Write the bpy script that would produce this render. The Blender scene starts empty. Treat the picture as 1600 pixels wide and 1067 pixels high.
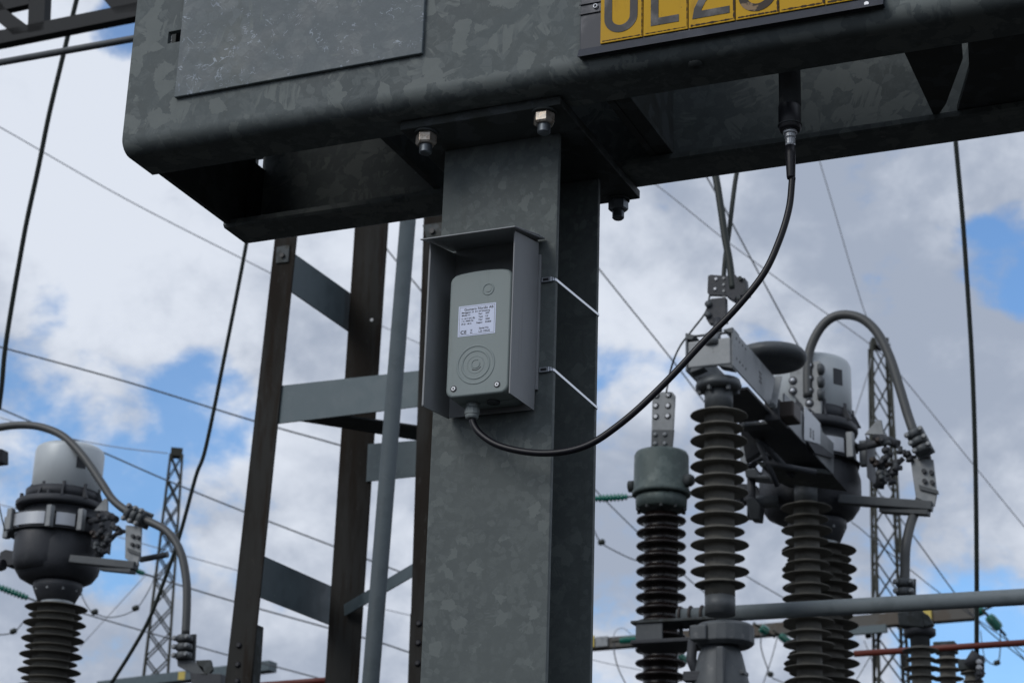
import bpy, math, random
from math import sin, cos, pi, radians
from mathutils import Vector as V, Matrix
random.seed(7)
SC = bpy.context.scene
COL = SC.collection

# ------------------------------------------------------------------ camera
FPX = 3044.0                                   # focal length in pixels of the 1600 px wide photograph
YAW, PIT, ROL = radians(23.39), radians(20.12), radians(1.867)
F_ = V((-sin(YAW)*cos(PIT), cos(YAW)*cos(PIT), sin(PIT)))
R0 = V((cos(YAW), sin(YAW), 0)); U0 = R0.cross(F_)
RX = R0*cos(ROL)+U0*sin(ROL); UY = U0*cos(ROL)-R0*sin(ROL)
EYE = V((0, 0, 1.6))
cam = bpy.data.cameras.new('camera'); camo = bpy.data.objects.new('camera', cam); COL.objects.link(camo)
m = Matrix((RX, UY, -F_)).transposed().to_4x4(); m.translation = EYE
camo.matrix_world = m
cam.sensor_width = 36; cam.lens = FPX/1600*36; cam.clip_end = 20000; cam.clip_start = .05
cam.dof.use_dof = True; cam.dof.focus_distance = 2.93; cam.dof.aperture_fstop = 14; cam.dof.aperture_blades = 7
SC.camera = camo

def ray(u, v): return RX*((u-800)/FPX) - UY*((v-533.5)/FPX) + F_
def at(u, v, w): return EYE + ray(u, v)*w
def onY(u, v, y): d = ray(u, v); return EYE + d*(y/d.y)
def onX(u, v, x): d = ray(u, v); return EYE + d*(x/d.x)
def onZ(u, v, z): d = ray(u, v); return EYE + d*((z-1.6)/d.z)

# ------------------------------------------------------------------ light
SC.view_settings.view_transform = 'Standard'; SC.view_settings.look = 'None'
SC.view_settings.exposure = 0.0; SC.view_settings.gamma = 1
SUN_EL, SUN_AZ = radians(36), radians(-152)      # azimuth measured from +Y towards +X
sun = bpy.data.lights.new('sun', 'SUN'); sun.energy = 1.15; sun.angle = radians(28); sun.color = (1, .97, .93)
suno = bpy.data.objects.new('sun', sun); COL.objects.link(suno)
sd = V((sin(SUN_AZ)*cos(SUN_EL), cos(SUN_AZ)*cos(SUN_EL), sin(SUN_EL)))
suno.rotation_euler = sd.to_track_quat('Z', 'Y').to_euler()
suno.location = (0, 0, 30)

W = bpy.data.worlds.new('World'); SC.world = W; W.use_nodes = True
nt = W.node_tree; nt.nodes.clear()
def N(t, **k):
    n = nt.nodes.new(t)
    for a, b in k.items(): setattr(n, a, b)
    return n
def L(a, b): nt.links.new(a, b)
def mth(op, a, b=None, c=None, clamp=False):
    n = N('ShaderNodeMath', operation=op, use_clamp=clamp)
    for i, x in enumerate((a, b, c)):
        if x is None: continue
        if isinstance(x, (int, float)): n.inputs[i].default_value = x
        else: L(x, n.inputs[i])
    return n.outputs[0]
def mixc(fac, a, b):
    n = N('ShaderNodeMix', data_type='RGBA')
    for i, x in ((0, fac), (6, a), (7, b)):
        if isinstance(x, (int, float)): n.inputs[i].default_value = x
        elif isinstance(x, tuple): n.inputs[i].default_value = (*x, 1)
        else: L(x, n.inputs[i])
    return n.outputs[2]
def sstep(x, lo, hi, a=0.0, b=1.0):
    n = N('ShaderNodeMapRange', interpolation_type='SMOOTHSTEP'); L(x, n.inputs[0])
    for i, q in enumerate((lo, hi, a, b)): n.inputs[i+1].default_value = q
    return n.outputs[0]
tc = N('ShaderNodeTexCoord'); gen = tc.outputs['Generated']
sky = N('ShaderNodeTexSky', sky_type='NISHITA'); sky.sun_disc = False
sky.sun_elevation = SUN_EL; sky.sun_rotation = SUN_AZ; sky.air_density = 1.0; sky.dust_density = 1.0; sky.ozone_density = 2.0
def noise(scale, detail, rough, dist=0.0, vec=None, off=(0, 0, 0), squash=1.0):
    mp = N('ShaderNodeMapping'); L(vec or gen, mp.inputs[0]); mp.inputs['Location'].default_value = off
    mp.inputs['Scale'].default_value = (1, 1, squash)
    n = N('ShaderNodeTexNoise'); L(mp.outputs[0], n.inputs['Vector'])
    n.inputs['Scale'].default_value = scale; n.inputs['Detail'].default_value = detail
    n.inputs['Roughness'].default_value = rough; n.inputs['Distortion'].default_value = dist
    return n.outputs[0]
def blob(u, v, r, soft=1.0):
    d = ray(u, v).normalized(); a = r/FPX
    n = N('ShaderNodeVectorMath', operation='DOT_PRODUCT'); L(gen, n.inputs[0]); n.inputs[1].default_value = d
    return sstep(n.outputs['Value'], cos(a), 1.0, 0.0, soft)
n1 = noise(7.0, 9, .56, .25, off=(3.1, 1.7, .4), squash=1.5)
cover = sstep(n1, .36, .56)
# breaks of blue between the clouds, given as directions in the sky
n1b = noise(26.0, 6, .6, .2, off=(1.1, 4.2, 2.4), squash=1.3)
val = mth('ADD', mth('ADD', n1, mth('MULTIPLY', n1b, .46)), .005)
for (u, v, r, s) in ((1600, 410, 130, .34), (1505, 375, 70, .10), (190, 45, 70, .26), (330, 640, 120, .20), (215, 735, 90, .18), (30, 650, 110, .13),
                     (165, 890, 70, .20), (1570, 1080, 230, .30), (1330, 1080, 120, .12), (1470, 800, 160, .05), (75, 480, 60, .13),
                     (1000, 640, 120, .07), (10, 790, 80, .16), (890, 620, 70, .10), (410, 680, 70, .15), (300, -80, 150, .15)):
    if s: val = mth('SUBTRACT', val, blob(u, v, r, s*.92))
mask = sstep(val, .445, .645, .10, 1.0)
n2 = noise(9.0, 7, .55, .2, off=(7.7, 2.2, 5.1), squash=1.4)
n3 = noise(3.2, 3, .5, 0, off=(.3, 6.2, 1.1))
shade = mth('ADD', mth('MULTIPLY', n2, .65), mth('MULTIPLY', n3, .35))
# grey bellies and bright tops
for (u, v, r, s) in ((120, 250, 380, .10), (500, 830, 300, .08), (250, 400, 250, .05), (1400, 640, 250, .0), (1150, 500, 260, .05), (970, 1050, 160, .09)):
    if s: shade = mth('ADD', shade, blob(u, v, r, s))
for (u, v, r, s) in ((1450, 300, 350, .09), (1000, 800, 260, .10), (1470, 760, 320, .08), (330, 350, 200, .04), (480, 560, 160, .03), (1010, 360, 170, .05)):
    shade = mth('SUBTRACT', shade, blob(u, v, r, s))
shade = mth('ADD', shade, mth('MULTIPLY', mth('SUBTRACT', n1b, .5), .30))
sh = sstep(shade, .38, .64)
cloud = mixc(sh, (4.3, 4.95, 6.2), (8.6, 9.2, 10.3))
skyc = N('ShaderNodeVectorMath', operation='MULTIPLY'); L(sky.outputs[0], skyc.inputs[0]); skyc.inputs[1].default_value = (1.25, 1.72, 2.1)
allc = mixc(mask, skyc.outputs[0], cloud)
bg = N('ShaderNodeBackground'); bg.inputs[1].default_value = .085; L(allc, bg.inputs[0])
wo = N('ShaderNodeOutputWorld'); L(bg.outputs[0], wo.inputs[0])

# ------------------------------------------------------------------ materials
def mat(name, col, rough=.6, metal=0.0, spec=.5, var=None, bump=None, coat=0.0):
    """var: list of (kind, scale, strength, colour) layers mixed over the base; bump: (scale, strength)"""
    global nt
    mt = bpy.data.materials.new(name); mt.use_nodes = True; nt = mt.node_tree
    b = nt.nodes['Principled BSDF']
    b.inputs['Roughness'].default_value = rough; b.inputs['Metallic'].default_value = metal
    b.inputs['Specular IOR Level'].default_value = spec; b.inputs['Coat Weight'].default_value = coat
    b.inputs['Base Color'].default_value = (*col, 1)
    if var or bump:
        ob = N('ShaderNodeTexCoord').outputs['Object']
    cur = tuple(col); rr = None
    for lay in (var or ()):
        kind, sc, lo, hi, c2 = lay[:5]; sq = lay[5] if len(lay) > 5 else (1, 1, 1)
        mp = N('ShaderNodeMapping'); L(ob, mp.inputs[0]); mp.inputs['Scale'].default_value = sq
        mp.inputs['Location'].default_value = (random.uniform(-9, 9),)*3
        if kind == 'noise':
            t = N('ShaderNodeTexNoise'); t.inputs['Scale'].default_value = sc; t.inputs['Detail'].default_value = 8
            t.inputs['Roughness'].default_value = .62; L(mp.outputs[0], t.inputs['Vector']); o = t.outputs[0]
        elif kind == 'dend':                     # feathery zinc crystals: each cell has its own grain direction
            vz = N('ShaderNodeTexVoronoi'); vz.inputs['Scale'].default_value = sc; dn = N('ShaderNodeTexNoise'); dn.inputs['Scale'].default_value = sc*3; L(mp.outputs[0], dn.inputs['Vector'])
            dv = N('ShaderNodeVectorMath', operation='MULTIPLY_ADD'); L(dn.outputs['Color'], dv.inputs[0]); dv.inputs[1].default_value = (.35/sc,)*3; L(mp.outputs[0], dv.inputs[2]); L(dv.outputs[0], vz.inputs['Vector'])
            s = N('ShaderNodeSeparateColor'); L(vz.outputs['Color'], s.inputs[0])
            vr = N('ShaderNodeVectorRotate', rotation_type='AXIS_ANGLE'); L(mp.outputs[0], vr.inputs['Vector']); vr.inputs['Axis'].default_value = (0, 1, 0)
            L(mth('MULTIPLY', s.outputs[0], 6.28), vr.inputs['Angle'])
            m2 = N('ShaderNodeMapping'); L(vr.outputs[0], m2.inputs[0]); m2.inputs['Scale'].default_value = (1, .5, .16)
            t = N('ShaderNodeTexNoise'); t.inputs['Scale'].default_value = sc*5; t.inputs['Detail'].default_value = 5; L(m2.outputs[0], t.inputs['Vector'])
            o = mth('ADD', mth('MULTIPLY', t.outputs[0], .5), mth('MULTIPLY', s.outputs[1], .5))
        elif kind == 'line':                     # broken squiggles where two noise bands cross
            t = N('ShaderNodeTexNoise'); t.inputs['Scale'].default_value = sc; t.inputs['Detail'].default_value = 5; t.inputs['Distortion'].default_value = 1.5; L(mp.outputs[0], t.inputs['Vector'])
            t2 = N('ShaderNodeTexNoise'); t2.inputs['Scale'].default_value = sc*1.1; t2.inputs['Detail'].default_value = 3; L(mp.outputs[0], t2.inputs['Vector'])
            e_ = mth('ABSOLUTE', mth('SUBTRACT', t.outputs[0], .5)); o = mth('SUBTRACT', mth('SUBTRACT', .045, mth('MULTIPLY', e_, 2.2)), mth('MULTIPLY', sstep(t2.outputs[0], .64, .57), .05))
        else:                                    # zinc spangle: crystal patches with ragged borders
            dn = N('ShaderNodeTexNoise'); dn.inputs['Scale'].default_value = sc*1.6; dn.inputs['Detail'].default_value = 6
            dn.inputs['Roughness'].default_value = .7; L(mp.outputs[0], dn.inputs['Vector'])
            dv = N('ShaderNodeVectorMath', operation='MULTIPLY_ADD'); L(dn.outputs['Color'], dv.inputs[0])
            dv.inputs[1].default_value = (1.0/sc,)*3; L(mp.outputs[0], dv.inputs[2])
            t = N('ShaderNodeTexVoronoi'); t.inputs['Scale'].default_value = sc; L(dv.outputs[0], t.inputs['Vector'])
            s = N('ShaderNodeSeparateColor'); L(t.outputs['Color'], s.inputs[0]); o = s.outputs[0]
        f = sstep(o, lo, hi)
        if rr is None: rr = f
        cur = mixc(f, cur, tuple(c2))
    if not isinstance(cur, tuple): L(cur, b.inputs['Base Color'])
    if rr is not None:
        mr = N('ShaderNodeMapRange'); L(rr, mr.inputs[0]); mr.inputs[3].default_value = rough+.06; mr.inputs[4].default_value = max(.05, rough-.08)
        L(mr.outputs[0], b.inputs['Roughness'])
    if bump:
        t = N('ShaderNodeTexNoise'); t.inputs['Scale'].default_value = bump[0]; t.inputs['Detail'].default_value = 6; L(ob, t.inputs['Vector'])
        bp = N('ShaderNodeBump'); bp.inputs['Strength'].default_value = bump[1]; bp.inputs['Distance'].default_value = bump[2] if len(bump) > 2 else .001
        L(t.outputs[0], bp.inputs['Height']); L(bp.outputs[0], b.inputs['Normal'])
    return mt
M = {}
M['galv'] = mat('galvanised_steel', (.128, .148, .150), .6, .0, .16,
    [('noise', 9, .38, .66, (.108, .125, .125)), ('noise', 45, .52, .72, (.160, .182, .182)), ('noise', 4, .46, .62, (.113, .130, .133)), ('dend', 70, .50, .74, (.150, .171, .172)), ('dend', 24, .64, .72, (.185, .207, .202)),
     ('spangle', 36, .82, .86, (.178, .200, .196)), ('noise', 3, .55, .8, (.116, .126, .116)), ('noise', 16, .62, .78, (.092, .100, .090), (1, 1, .12)), ('noise', 170, .66, .74, (.18, .196, .193))], (60, .3, .002))
M['galv_post'] = mat('galvanised_steel_post', (.118, .135, .134), .6, .0, .16,
    [('noise', 8, .38, .66, (.100, .116, .117)), ('noise', 38, .50, .72, (.138, .157, .155)), ('dend', 110, .50, .76, (.134, .153, .151)), ('dend', 60, .70, .84, (.150, .170, .168)), ('spangle', 60, .88, .94, (.155, .176, .172)),
     ('noise', 22, .56, .76, (.092, .102, .097), (1, 1, .05)), ('noise', 5, .64, .76, (.085, .079, .058)), ('noise', 150, .68, .74, (.175, .192, .188)), ('noise', 120, .30, .26, (.05, .055, .05))], (70, .3, .0015))
M['galv_plate'] = mat('galvanised_cover_plate', (.135, .160, .172), .5, .0, .25,
    [('noise', 16, .42, .64, (.112, .135, .148)), ('noise', 4, .48, .62, (.125, .146, .146)), ('dend', 60, .52, .74, (.150, .176, .186)), ('dend', 24, .74, .80, (.165, .190, .188)),
     ('line', 12, .0, .035, (.24, .28, .33)), ('line', 34, .0, .03, (.32, .37, .42)), ('line', 60, .0, .03, (.30, .34, .39)), ('noise', 170, .72, .74, (.42, .46, .5))], (50, .45, .002))
M['steel_dark'] = mat('weathered_steel', (.062, .070, .070), .6, .0, .2, [('noise', 12, .45, .65, (.045, .048, .044)), ('spangle', 40, .7, .8, (.08, .09, .094))], (50, .2, .001))
M['steel_batten'] = mat('galvanised_batten_steel', (.105, .14, .155), .5, .2, .5, [('noise', 14, .45, .65, (.08, .11, .125)), ('noise', 50, .6, .7, (.13, .17, .185))], (40, .2, .001))
M['rust'] = mat('brown_weathered_steel', (.019, .0155, .012), .75, .0, .15, [('noise', 5, .42, .62, (.030, .030, .028), (1, 1, .2)), ('noise', 25, .50, .68, (.018, .013, .009), (1, 1, .1)), ('noise', 60, .62, .7, (.040, .038, .034), (1, 1, .3))], (50, .25, .001))
M['hood'] = mat('grey_powder_coat', (.305, .318, .330), .5, 0, .25, [('noise', 5, .4, .7, (.245, .256, .265)), ('noise', 70, .55, .75, (.245, .248, .25), (1, 1, .05)), ('noise', 220, .68, .74, (.16, .16, .15))], (500, .12, .0004))
M['device'] = mat('pale_green_grey_plastic', (.245, .292, .292), .45, 0, .35, [('noise', 8, .4, .7, (.230, .273, .274)), ('noise', 90, .56, .76, (.205, .242, .232), (1, 1, .05)), ('noise', 300, .70, .75, (.19, .21, .19))], (600, .10, .0003))
M['gland'] = mat('grey_gland_plastic', (.30, .34, .34), .5)
M['label'] = mat('white_label', (.62, .69, .88), .4)
M['ink'] = mat('black_ink', (.02, .02, .03), .5)
M['dot'] = mat('black_rubber', (.008, .008, .012), .45, 0, .5)
M['cable'] = mat('black_cable_sheath', (.006, .006, .010), .42, 0, .5)
M['stainless'] = mat('stainless_steel', (.58, .60, .64), .2, 1.0, .5, None, (80, .1, .0005))
M['nut'] = mat('warm_lit_nut', (.50, .46, .41), .35, .6, .5, [('noise', 120, .45, .62, (.38, .32, .26))], (150, .4, .0006))  # bright warm reflection is put into the nut colour
M['thread'] = mat('bolt_zinc', (.16, .18, .2), .45, .7)
M['yellow'] = mat('yellow_enamel', (.60, .345, .010), .5, 0, .2, [('noise', 6, .45, .7, (.52, .29, .008)), ('noise', 30, .56, .74, (.42, .23, .015), (1, 1, .2)), ('noise', 120, .68, .74, (.16, .09, .01))])
M['stain'] = mat('brown_grime', (.05, .028, .008), .8)
M['letter'] = mat('black_letter', (.018, .018, .022), .5, 0, .5, [('noise', 30, .5, .7, (.035, .035, .04))])
M['worn'] = mat('worn_brown_letter', (.03, .018, .01), .6, 0, .5, [('noise', 40, .52, .58, (.22, .13, .05))])
M['frame'] = mat('dark_sign_frame', (.022, .027, .04), .45, .1, .5, [('noise', 20, .5, .7, (.035, .04, .055))])
M['cap'] = mat('pale_grey_aluminium_cap', (.60, .645, .665), .42, .1, .5, [('noise', 3, .4, .7, (.53, .575, .60), (1, 1, .3))])
M['tank'] = mat('dark_grey_casting', (.052, .056, .064), .55, .1, .4, [('noise', 6, .45, .7, (.040, .043, .050)), ('noise', 25, .55, .72, (.070, .074, .080), (1, 1, .2)), ('noise', 70, .62, .72, (.035, .033, .032))], (120, .5, .003))
M['alu'] = mat('weathered_aluminium', (.27, .285, .295), .45, .3, .5, [('noise', 9, .42, .66, (.19, .205, .215)), ('noise', 30, .6, .7, (.14, .15, .15))])
M['alu_d'] = mat('dull_aluminium', (.100, .110, .117), .5, .2, .4, [('noise', 9, .42, .66, (.072, .080, .086)), ('noise', 40, .58, .7, (.13, .135, .14))])
M['bright'] = mat('bright_aluminium_band', (.50, .52, .55), .35, .5)
M['conductor'] = mat('stranded_aluminium', (.098, .102, .103), .5, .35, .5)
M['porc_g'] = mat('grey_silicone_sheds', (.130, .126, .110), .6, 0, .3, [('noise', 5, .42, .66, (.155, .150, .132)), ('noise', 12, .5, .7, (.105, .102, .090), (1, 1, .3)), ('noise', 60, .6, .7, (.09, .088, .078))])
M['porc_core'] = mat('grey_insulator_core', (.14, .15, .15), .5, 0, .35)
M['porc_b'] = mat('brown_glazed_porcelain', (.013, .009, .008), .25, 0, .45, [('noise', 14, .45, .7, (.019, .013, .011))])
M['greencap'] = mat('green_grey_painted_cap', (.09, .12, .115), .5, .15, .5, [('noise', 16, .48, .62, (.13, .165, .155)), ('noise', 40, .58, .68, (.075, .10, .095))])
M['brass'] = mat('brass_bolt', (.14, .10, .06), .4, .6)
M['wire'] = mat('grey_wire', (.11, .118, .13), .6, .2)
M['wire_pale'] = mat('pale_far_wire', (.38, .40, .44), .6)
M['dark_wire'] = mat('dark_green_line', (.018, .026, .022), .55)
M['tower'] = mat('olive_tower_steel', (.034, .036, .027), .7, .1)
M['gantry'] = mat('brown_gantry_steel', (.10, .095, .085), .6, .1, .5, [('noise', 1.0, .45, .55, (.07, .055, .04))])
M['green_glass'] = mat('green_glass_insulator', (.006, .16, .115), .15, 0, .6, None, None)
M['red'] = mat('red_tube_paint', (.15, .028, .016), .5)
M['plate_yellow'] = mat('pale_yellow_plate', (.6, .47, .1), .5)
M['white_plate'] = mat('pale_number_plate', (.62, .65, .68), .4, .1)
M['brown_contact'] = mat('copper_contact', (.05, .040, .036), .5, .3)
M['tube_zinc'] = mat('zinc_tube', (.17, .20, .215), .55, 0, .3, [('noise', 14, .45, .65, (.145, .172, .185)), ('noise', 60, .6, .7, (.2, .225, .24))], (60, .2, .001))
M['truss'] = mat('dark_truss_steel', (.032, .034, .036), .65, 0, .2)
M['slant'] = mat('grey_tube_zinc', (.085, .105, .115), .6, 0, .2, [('noise', 14, .45, .65, (.070, .088, .096)), ('noise', 60, .6, .7, (.10, .12, .13))], (60, .2, .001))
M['ground'] = mat('dark_gravel', (.028, .027, .025), .95, 0, .1, [('noise', 40, .4, .6, (.020, .019, .018)), ('noise', 400, .45, .6, (.035, .034, .032))])

# ------------------------------------------------------------------ mesh building
class MB:
    def __init__(s): s.v = []; s.f = []; s.sm = []
    def add(s, vs, fs, smooth=False):
        o = len(s.v); s.v += [tuple(p) for p in vs]
        s.f += [tuple(o+i for i in f) for f in fs]; s.sm += [smooth]*len(fs); return s
    def box(s, a, b):
        (x0, y0, z0), (x1, y1, z1) = a, b
        vs = [(x, y, z) for x in (x0, x1) for y in (y0, y1) for z in (z0, z1)]
        return s.add(vs, [(0, 1, 3, 2), (4, 6, 7, 5), (0, 4, 5, 1), (2, 3, 7, 6), (0, 2, 6, 4), (1, 5, 7, 3)])
    def hexa(s, q, e):                            # quad q (4 points) extruded by e
        q = [V(p) for p in q]; return s.prism(q, e)
    def prism(s, pts, e, smooth=False):
        pts = [V(p) for p in pts]; e = V(e); n = len(pts)
        vs = pts+[p+e for p in pts]
        fs = [tuple(range(n))[::-1], tuple(range(n, 2*n))]
        s.add(vs, fs); o = len(s.v)-2*n
        s.f += [(o+i, o+(i+1) % n, o+n+(i+1) % n, o+n+i) for i in range(n)]; s.sm += [smooth]*n
        return s
    def bar(s, a, b, w, t, side=None):           # rectangular bar from a to b, width w along side, thickness t
        a, b = V(a), V(b); d = (b-a).normalized()
        side = V(side) if side is not None else V((0, 0, 1))
        x = (side-d*side.dot(d)).normalized(); y = d.cross(x)
        q = [a+x*w/2*i+y*t/2*j for i, j in ((-1, -1), (1, -1), (1, 1), (-1, 1))]
        return s.prism(q, b-a)
    def tube(s, pts, r, n=10, cap=True):
        pts = [V(p) for p in pts]; rs = r if isinstance(r, (list, tuple)) else [r]*len(pts)
        vs = []; up = None
        for i, p in enumerate(pts):
            d = (pts[min(i+1, len(pts)-1)]-pts[max(i-1, 0)]).normalized()
            if up is None: up = V((0, 0, 1)) if abs(d.z) < .9 else V((1, 0, 0))
            x = (up-d*up.dot(d)).normalized(); y = d.cross(x); up = x
            vs += [p+(x*cos(2*pi*k/n)+y*sin(2*pi*k/n))*rs[i] for k in range(n)]
        fs = [(i*n+k, i*n+(k+1) % n, (i+1)*n+(k+1) % n, (i+1)*n+k) for i in range(len(pts)-1) for k in range(n)]
        s.add(vs, fs, True)
        if cap:
            o = len(s.v)-len(vs); s.f += [tuple(o+k for k in range(n))[::-1], tuple(o+(len(pts)-1)*n+k for k in range(n))]; s.sm += [False]*2
        return s
    def lathe(s, c, prof, axis=(0, 0, 1), n=32, smooth=True, ang0=0.0):   # prof: (radius, height along axis)
        c = V(c); ax = V(axis).normalized(); x = (V((1, 0, 0)) if abs(ax.x) < .9 else V((0, 1, 0))); x = (x-ax*x.dot(ax)).normalized(); y = ax.cross(x)
        vs = []
        for r, h in prof: vs += [c+ax*h+(x*cos(2*pi*k/n+ang0)+y*sin(2*pi*k/n+ang0))*max(r, 1e-5) for k in range(n)]
        fs = [(i*n+k, i*n+(k+1) % n, (i+1)*n+(k+1) % n, (i+1)*n+k) for i in range(len(prof)-1) for k in range(n)]
        s.add(vs, fs, smooth)
        o = len(s.v)-len(vs); s.f += [tuple(o+k for k in range(n))[::-1], tuple(o+(len(prof)-1)*n+k for k in range(n))]; s.sm += [False]*2
        return s
    def cyl(s, a, b, r, n=16, smooth=True, ang0=0.0): a, b = V(a), V(b); return s.lathe(a, [(r, 0), (r, (b-a).length)], b-a, n, smooth, ang0)
    def torus(s, c, R, r, axis=(0, 0, 1), n=40, k=10, a0=0, a1=2*pi, flat=1.0):
        c = V(c); ax = V(axis).normalized(); x = (V((1, 0, 0)) if abs(ax.x) < .9 else V((0, 1, 0))); x = (x-ax*x.dot(ax)).normalized(); y = ax.cross(x)
        full = abs(a1-a0-2*pi) < 1e-6; vs = []; m_ = n if full else n+1
        for i in range(m_):
            a = a0+(a1-a0)*i/n; d = x*cos(a)+y*sin(a)
            vs += [c+d*(R+r*cos(2*pi*j/k))+ax*r*flat*sin(2*pi*j/k) for j in range(k)]
        fs = [(i*k+j, i*k+(j+1) % k, ((i+1) % m_)*k+(j+1) % k, ((i+1) % m_)*k+j) for i in range(n) for j in range(k)]
        return s.add(vs, fs, True)
    def build(s, name, material, parent=None, bevel=0.0, seg=2, auto=False):
        me = bpy.data.meshes.new(name); me.from_pydata(s.v, [], s.f)
        import bmesh
        bm = bmesh.new(); bm.from_mesh(me); bmesh.ops.recalc_face_normals(bm, faces=bm.faces)
        for i, f in enumerate(bm.faces): f.smooth = s.sm[i] if i < len(s.sm) else False
        bm.to_mesh(me); bm.free()
        me.materials.append(M[material] if isinstance(material, str) else material)
        o = bpy.data.objects.new(name, me); COL.objects.link(o)
        if parent is not None: adopt(o, parent)
        if bevel:
            b = o.modifiers.new('bevel', 'BEVEL'); b.width = bevel; b.segments = seg; b.limit_method = 'ANGLE'; b.angle_limit = radians(40)
        return o
def wloc(o):
    return V(o.location)+(wloc(o.parent) if o.parent and o.type == 'EMPTY' else V((0, 0, 0))) if o.type == 'EMPTY' else V((0, 0, 0))
def adopt(o, p):
    o.parent = p; o.matrix_parent_inverse = Matrix.Translation(-V(p.location)) if p.type == 'EMPTY' else Matrix.Identity(4)
def tag(o, label, cat, group=None, kind=None):
    if label: o['label'] = label
    if cat: o['category'] = cat
    if group: o['group'] = group
    if kind: o['kind'] = kind
    return o
def thing(name, label, cat, loc, group=None):
    o = bpy.data.objects.new(name, None); COL.objects.link(o); o.location = loc; o.empty_display_size = .1
    return tag(o, label, cat, group)
def copy_tree(o, delta, parent=None, pmap=None):
    c = o.copy(); COL.objects.link(c)
    if parent is None: c.location = V(o.location)+V(delta)
    else: c.parent = parent; c.matrix_parent_inverse = o.matrix_parent_inverse.copy()
    for ch in [x for x in list(COL.objects) if x.parent == o]: copy_tree(ch, delta, c)
    return c
def smooth_path(pts, n=8):
    pts = [V(p) for p in pts]; out = []
    P = [pts[0]*2-pts[1]]+pts+[pts[-1]*2-pts[-2]]
    for i in range(1, len(P)-2):
        a, b, c, d = P[i-1:i+3]
        for k in range(n):
            t = k/n; out.append(.5*((2*b)+(c-a)*t+(2*a-5*b+4*c-d)*t*t+(3*b-a-3*c+d)*t**3))
    out.append(pts[-1]); return out
def text_mesh(s, size, o, xd, yd, material, parent, name='printed_text', bold=0.0, align='LEFT', sx=1.0):
    cu = bpy.data.curves.new('t', 'FONT'); cu.body = s; cu.size = size; cu.offset = bold; cu.align_x = align; cu.extrude = 0.00005; cu.resolution_u = 3
    t = bpy.data.objects.new('t', cu); COL.objects.link(t)
    dg = bpy.context.evaluated_depsgraph_get(); me = bpy.data.meshes.new_from_object(t.evaluated_get(dg))
    bpy.data.objects.remove(t); bpy.data.curves.remove(cu)
    x = V(xd).normalized(); y = V(yd).normalized(); z = x.cross(y)
    mt = Matrix((x*sx, y, z)).transposed().to_4x4(); mt.translation = V(o); me.transform(mt)
    me.name = name; me.materials.clear(); me.materials.append(M[material])
    ob = bpy.data.objects.new(name, me); COL.objects.link(ob); adopt(ob, parent); return ob

g = MB().add([(-6000, -6000, 0), (6000, -6000, 0), (6000, 6000, 0), (-6000, 6000, 0)], [(0, 1, 2, 3)]).build('ground', 'ground'); g['kind'] = 'structure'
# ================================================================== steel beam (two channels, front and rear)
ZB = 2.996; XL = -1.781; XR = 2.2; YF = 2.447; YR = 2.880; HC = .50
beam = thing('portal_beam', 'galvanised double-channel steel beam across the top of the photo, resting on the H-section post', 'steel beam', (-1.15, 2.66, ZB))
def channel(y, s, holes=()):
    """outer web face at y, flanges pointing in direction s (+1 away from the camera); rounded outer corner"""
    t, tf, fl, r = .010, .013, .101, .026
    prof = [(0, HC)]
    prof += [(0, HC-.0), (0, r)]
    prof += [(r-r*cos(a), r-r*sin(a)) for a in [radians(90*k/8) for k in range(1, 9)]]
    prof += [(fl-.004, 0), (fl, .004), (fl, tf), (t+.012, tf+.002), (t, tf+.014), (t, HC)]
    pts = []
    for q in prof:
        if not pts or (abs(q[0]-pts[-1][0])+abs(q[1]-pts[-1][1])) > 1e-6: pts.append(q)
    mb = MB()
    def seg(x0, x1, pr, cap=True): mb.prism([V((x0, y+s*a, ZB+b)) for a, b in pr], (x1-x0, 0, 0), True)
    if holes:
        (hx0, hx1, hz0, hz1) = holes
        seg(XL, hx0, pts); seg(hx1, XR, pts)
        low = [q for q in pts if q[1] < hz0-ZB-1e-6]; lowp = [(0, hz0-ZB)]+low+[(t, hz0-ZB)]
        seg(hx0, hx1, lowp); seg(hx0, hx1, [(0, HC), (0, hz1-ZB), (t, hz1-ZB), (t, HC)])
    else: seg(XL, XR, pts)
    return mb
f = channel(YF, 1, (-1.7105, -1.684, 3.186, 3.209)).build('front_channel', 'galv', beam)
for o_ in (f,):
    for p in o_.data.polygons: pass
r_ = channel(YR, -1, (XL+.0012, -1.764, 3.146, 3.176)).build('rear_channel', 'galv', beam)
for o_ in (f, r_):                                # shade the profile smooth only round the fold
    e = o_.modifiers.new('edge', 'EDGE_SPLIT'); e.split_angle = radians(30)
# end batten plate, leaving a narrow slit before the rear web
MB().box((XL+.004, 2.552, ZB+.006), (XL+.014, 2.850, ZB+.36)).build('end_plate', 'steel_dark', beam, .001)
MB().box((XL+.0142, 2.830, ZB+.012), (XL+.022, 2.8695, 3.1475)).build('end_lug', 'steel_dark', beam)
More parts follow.
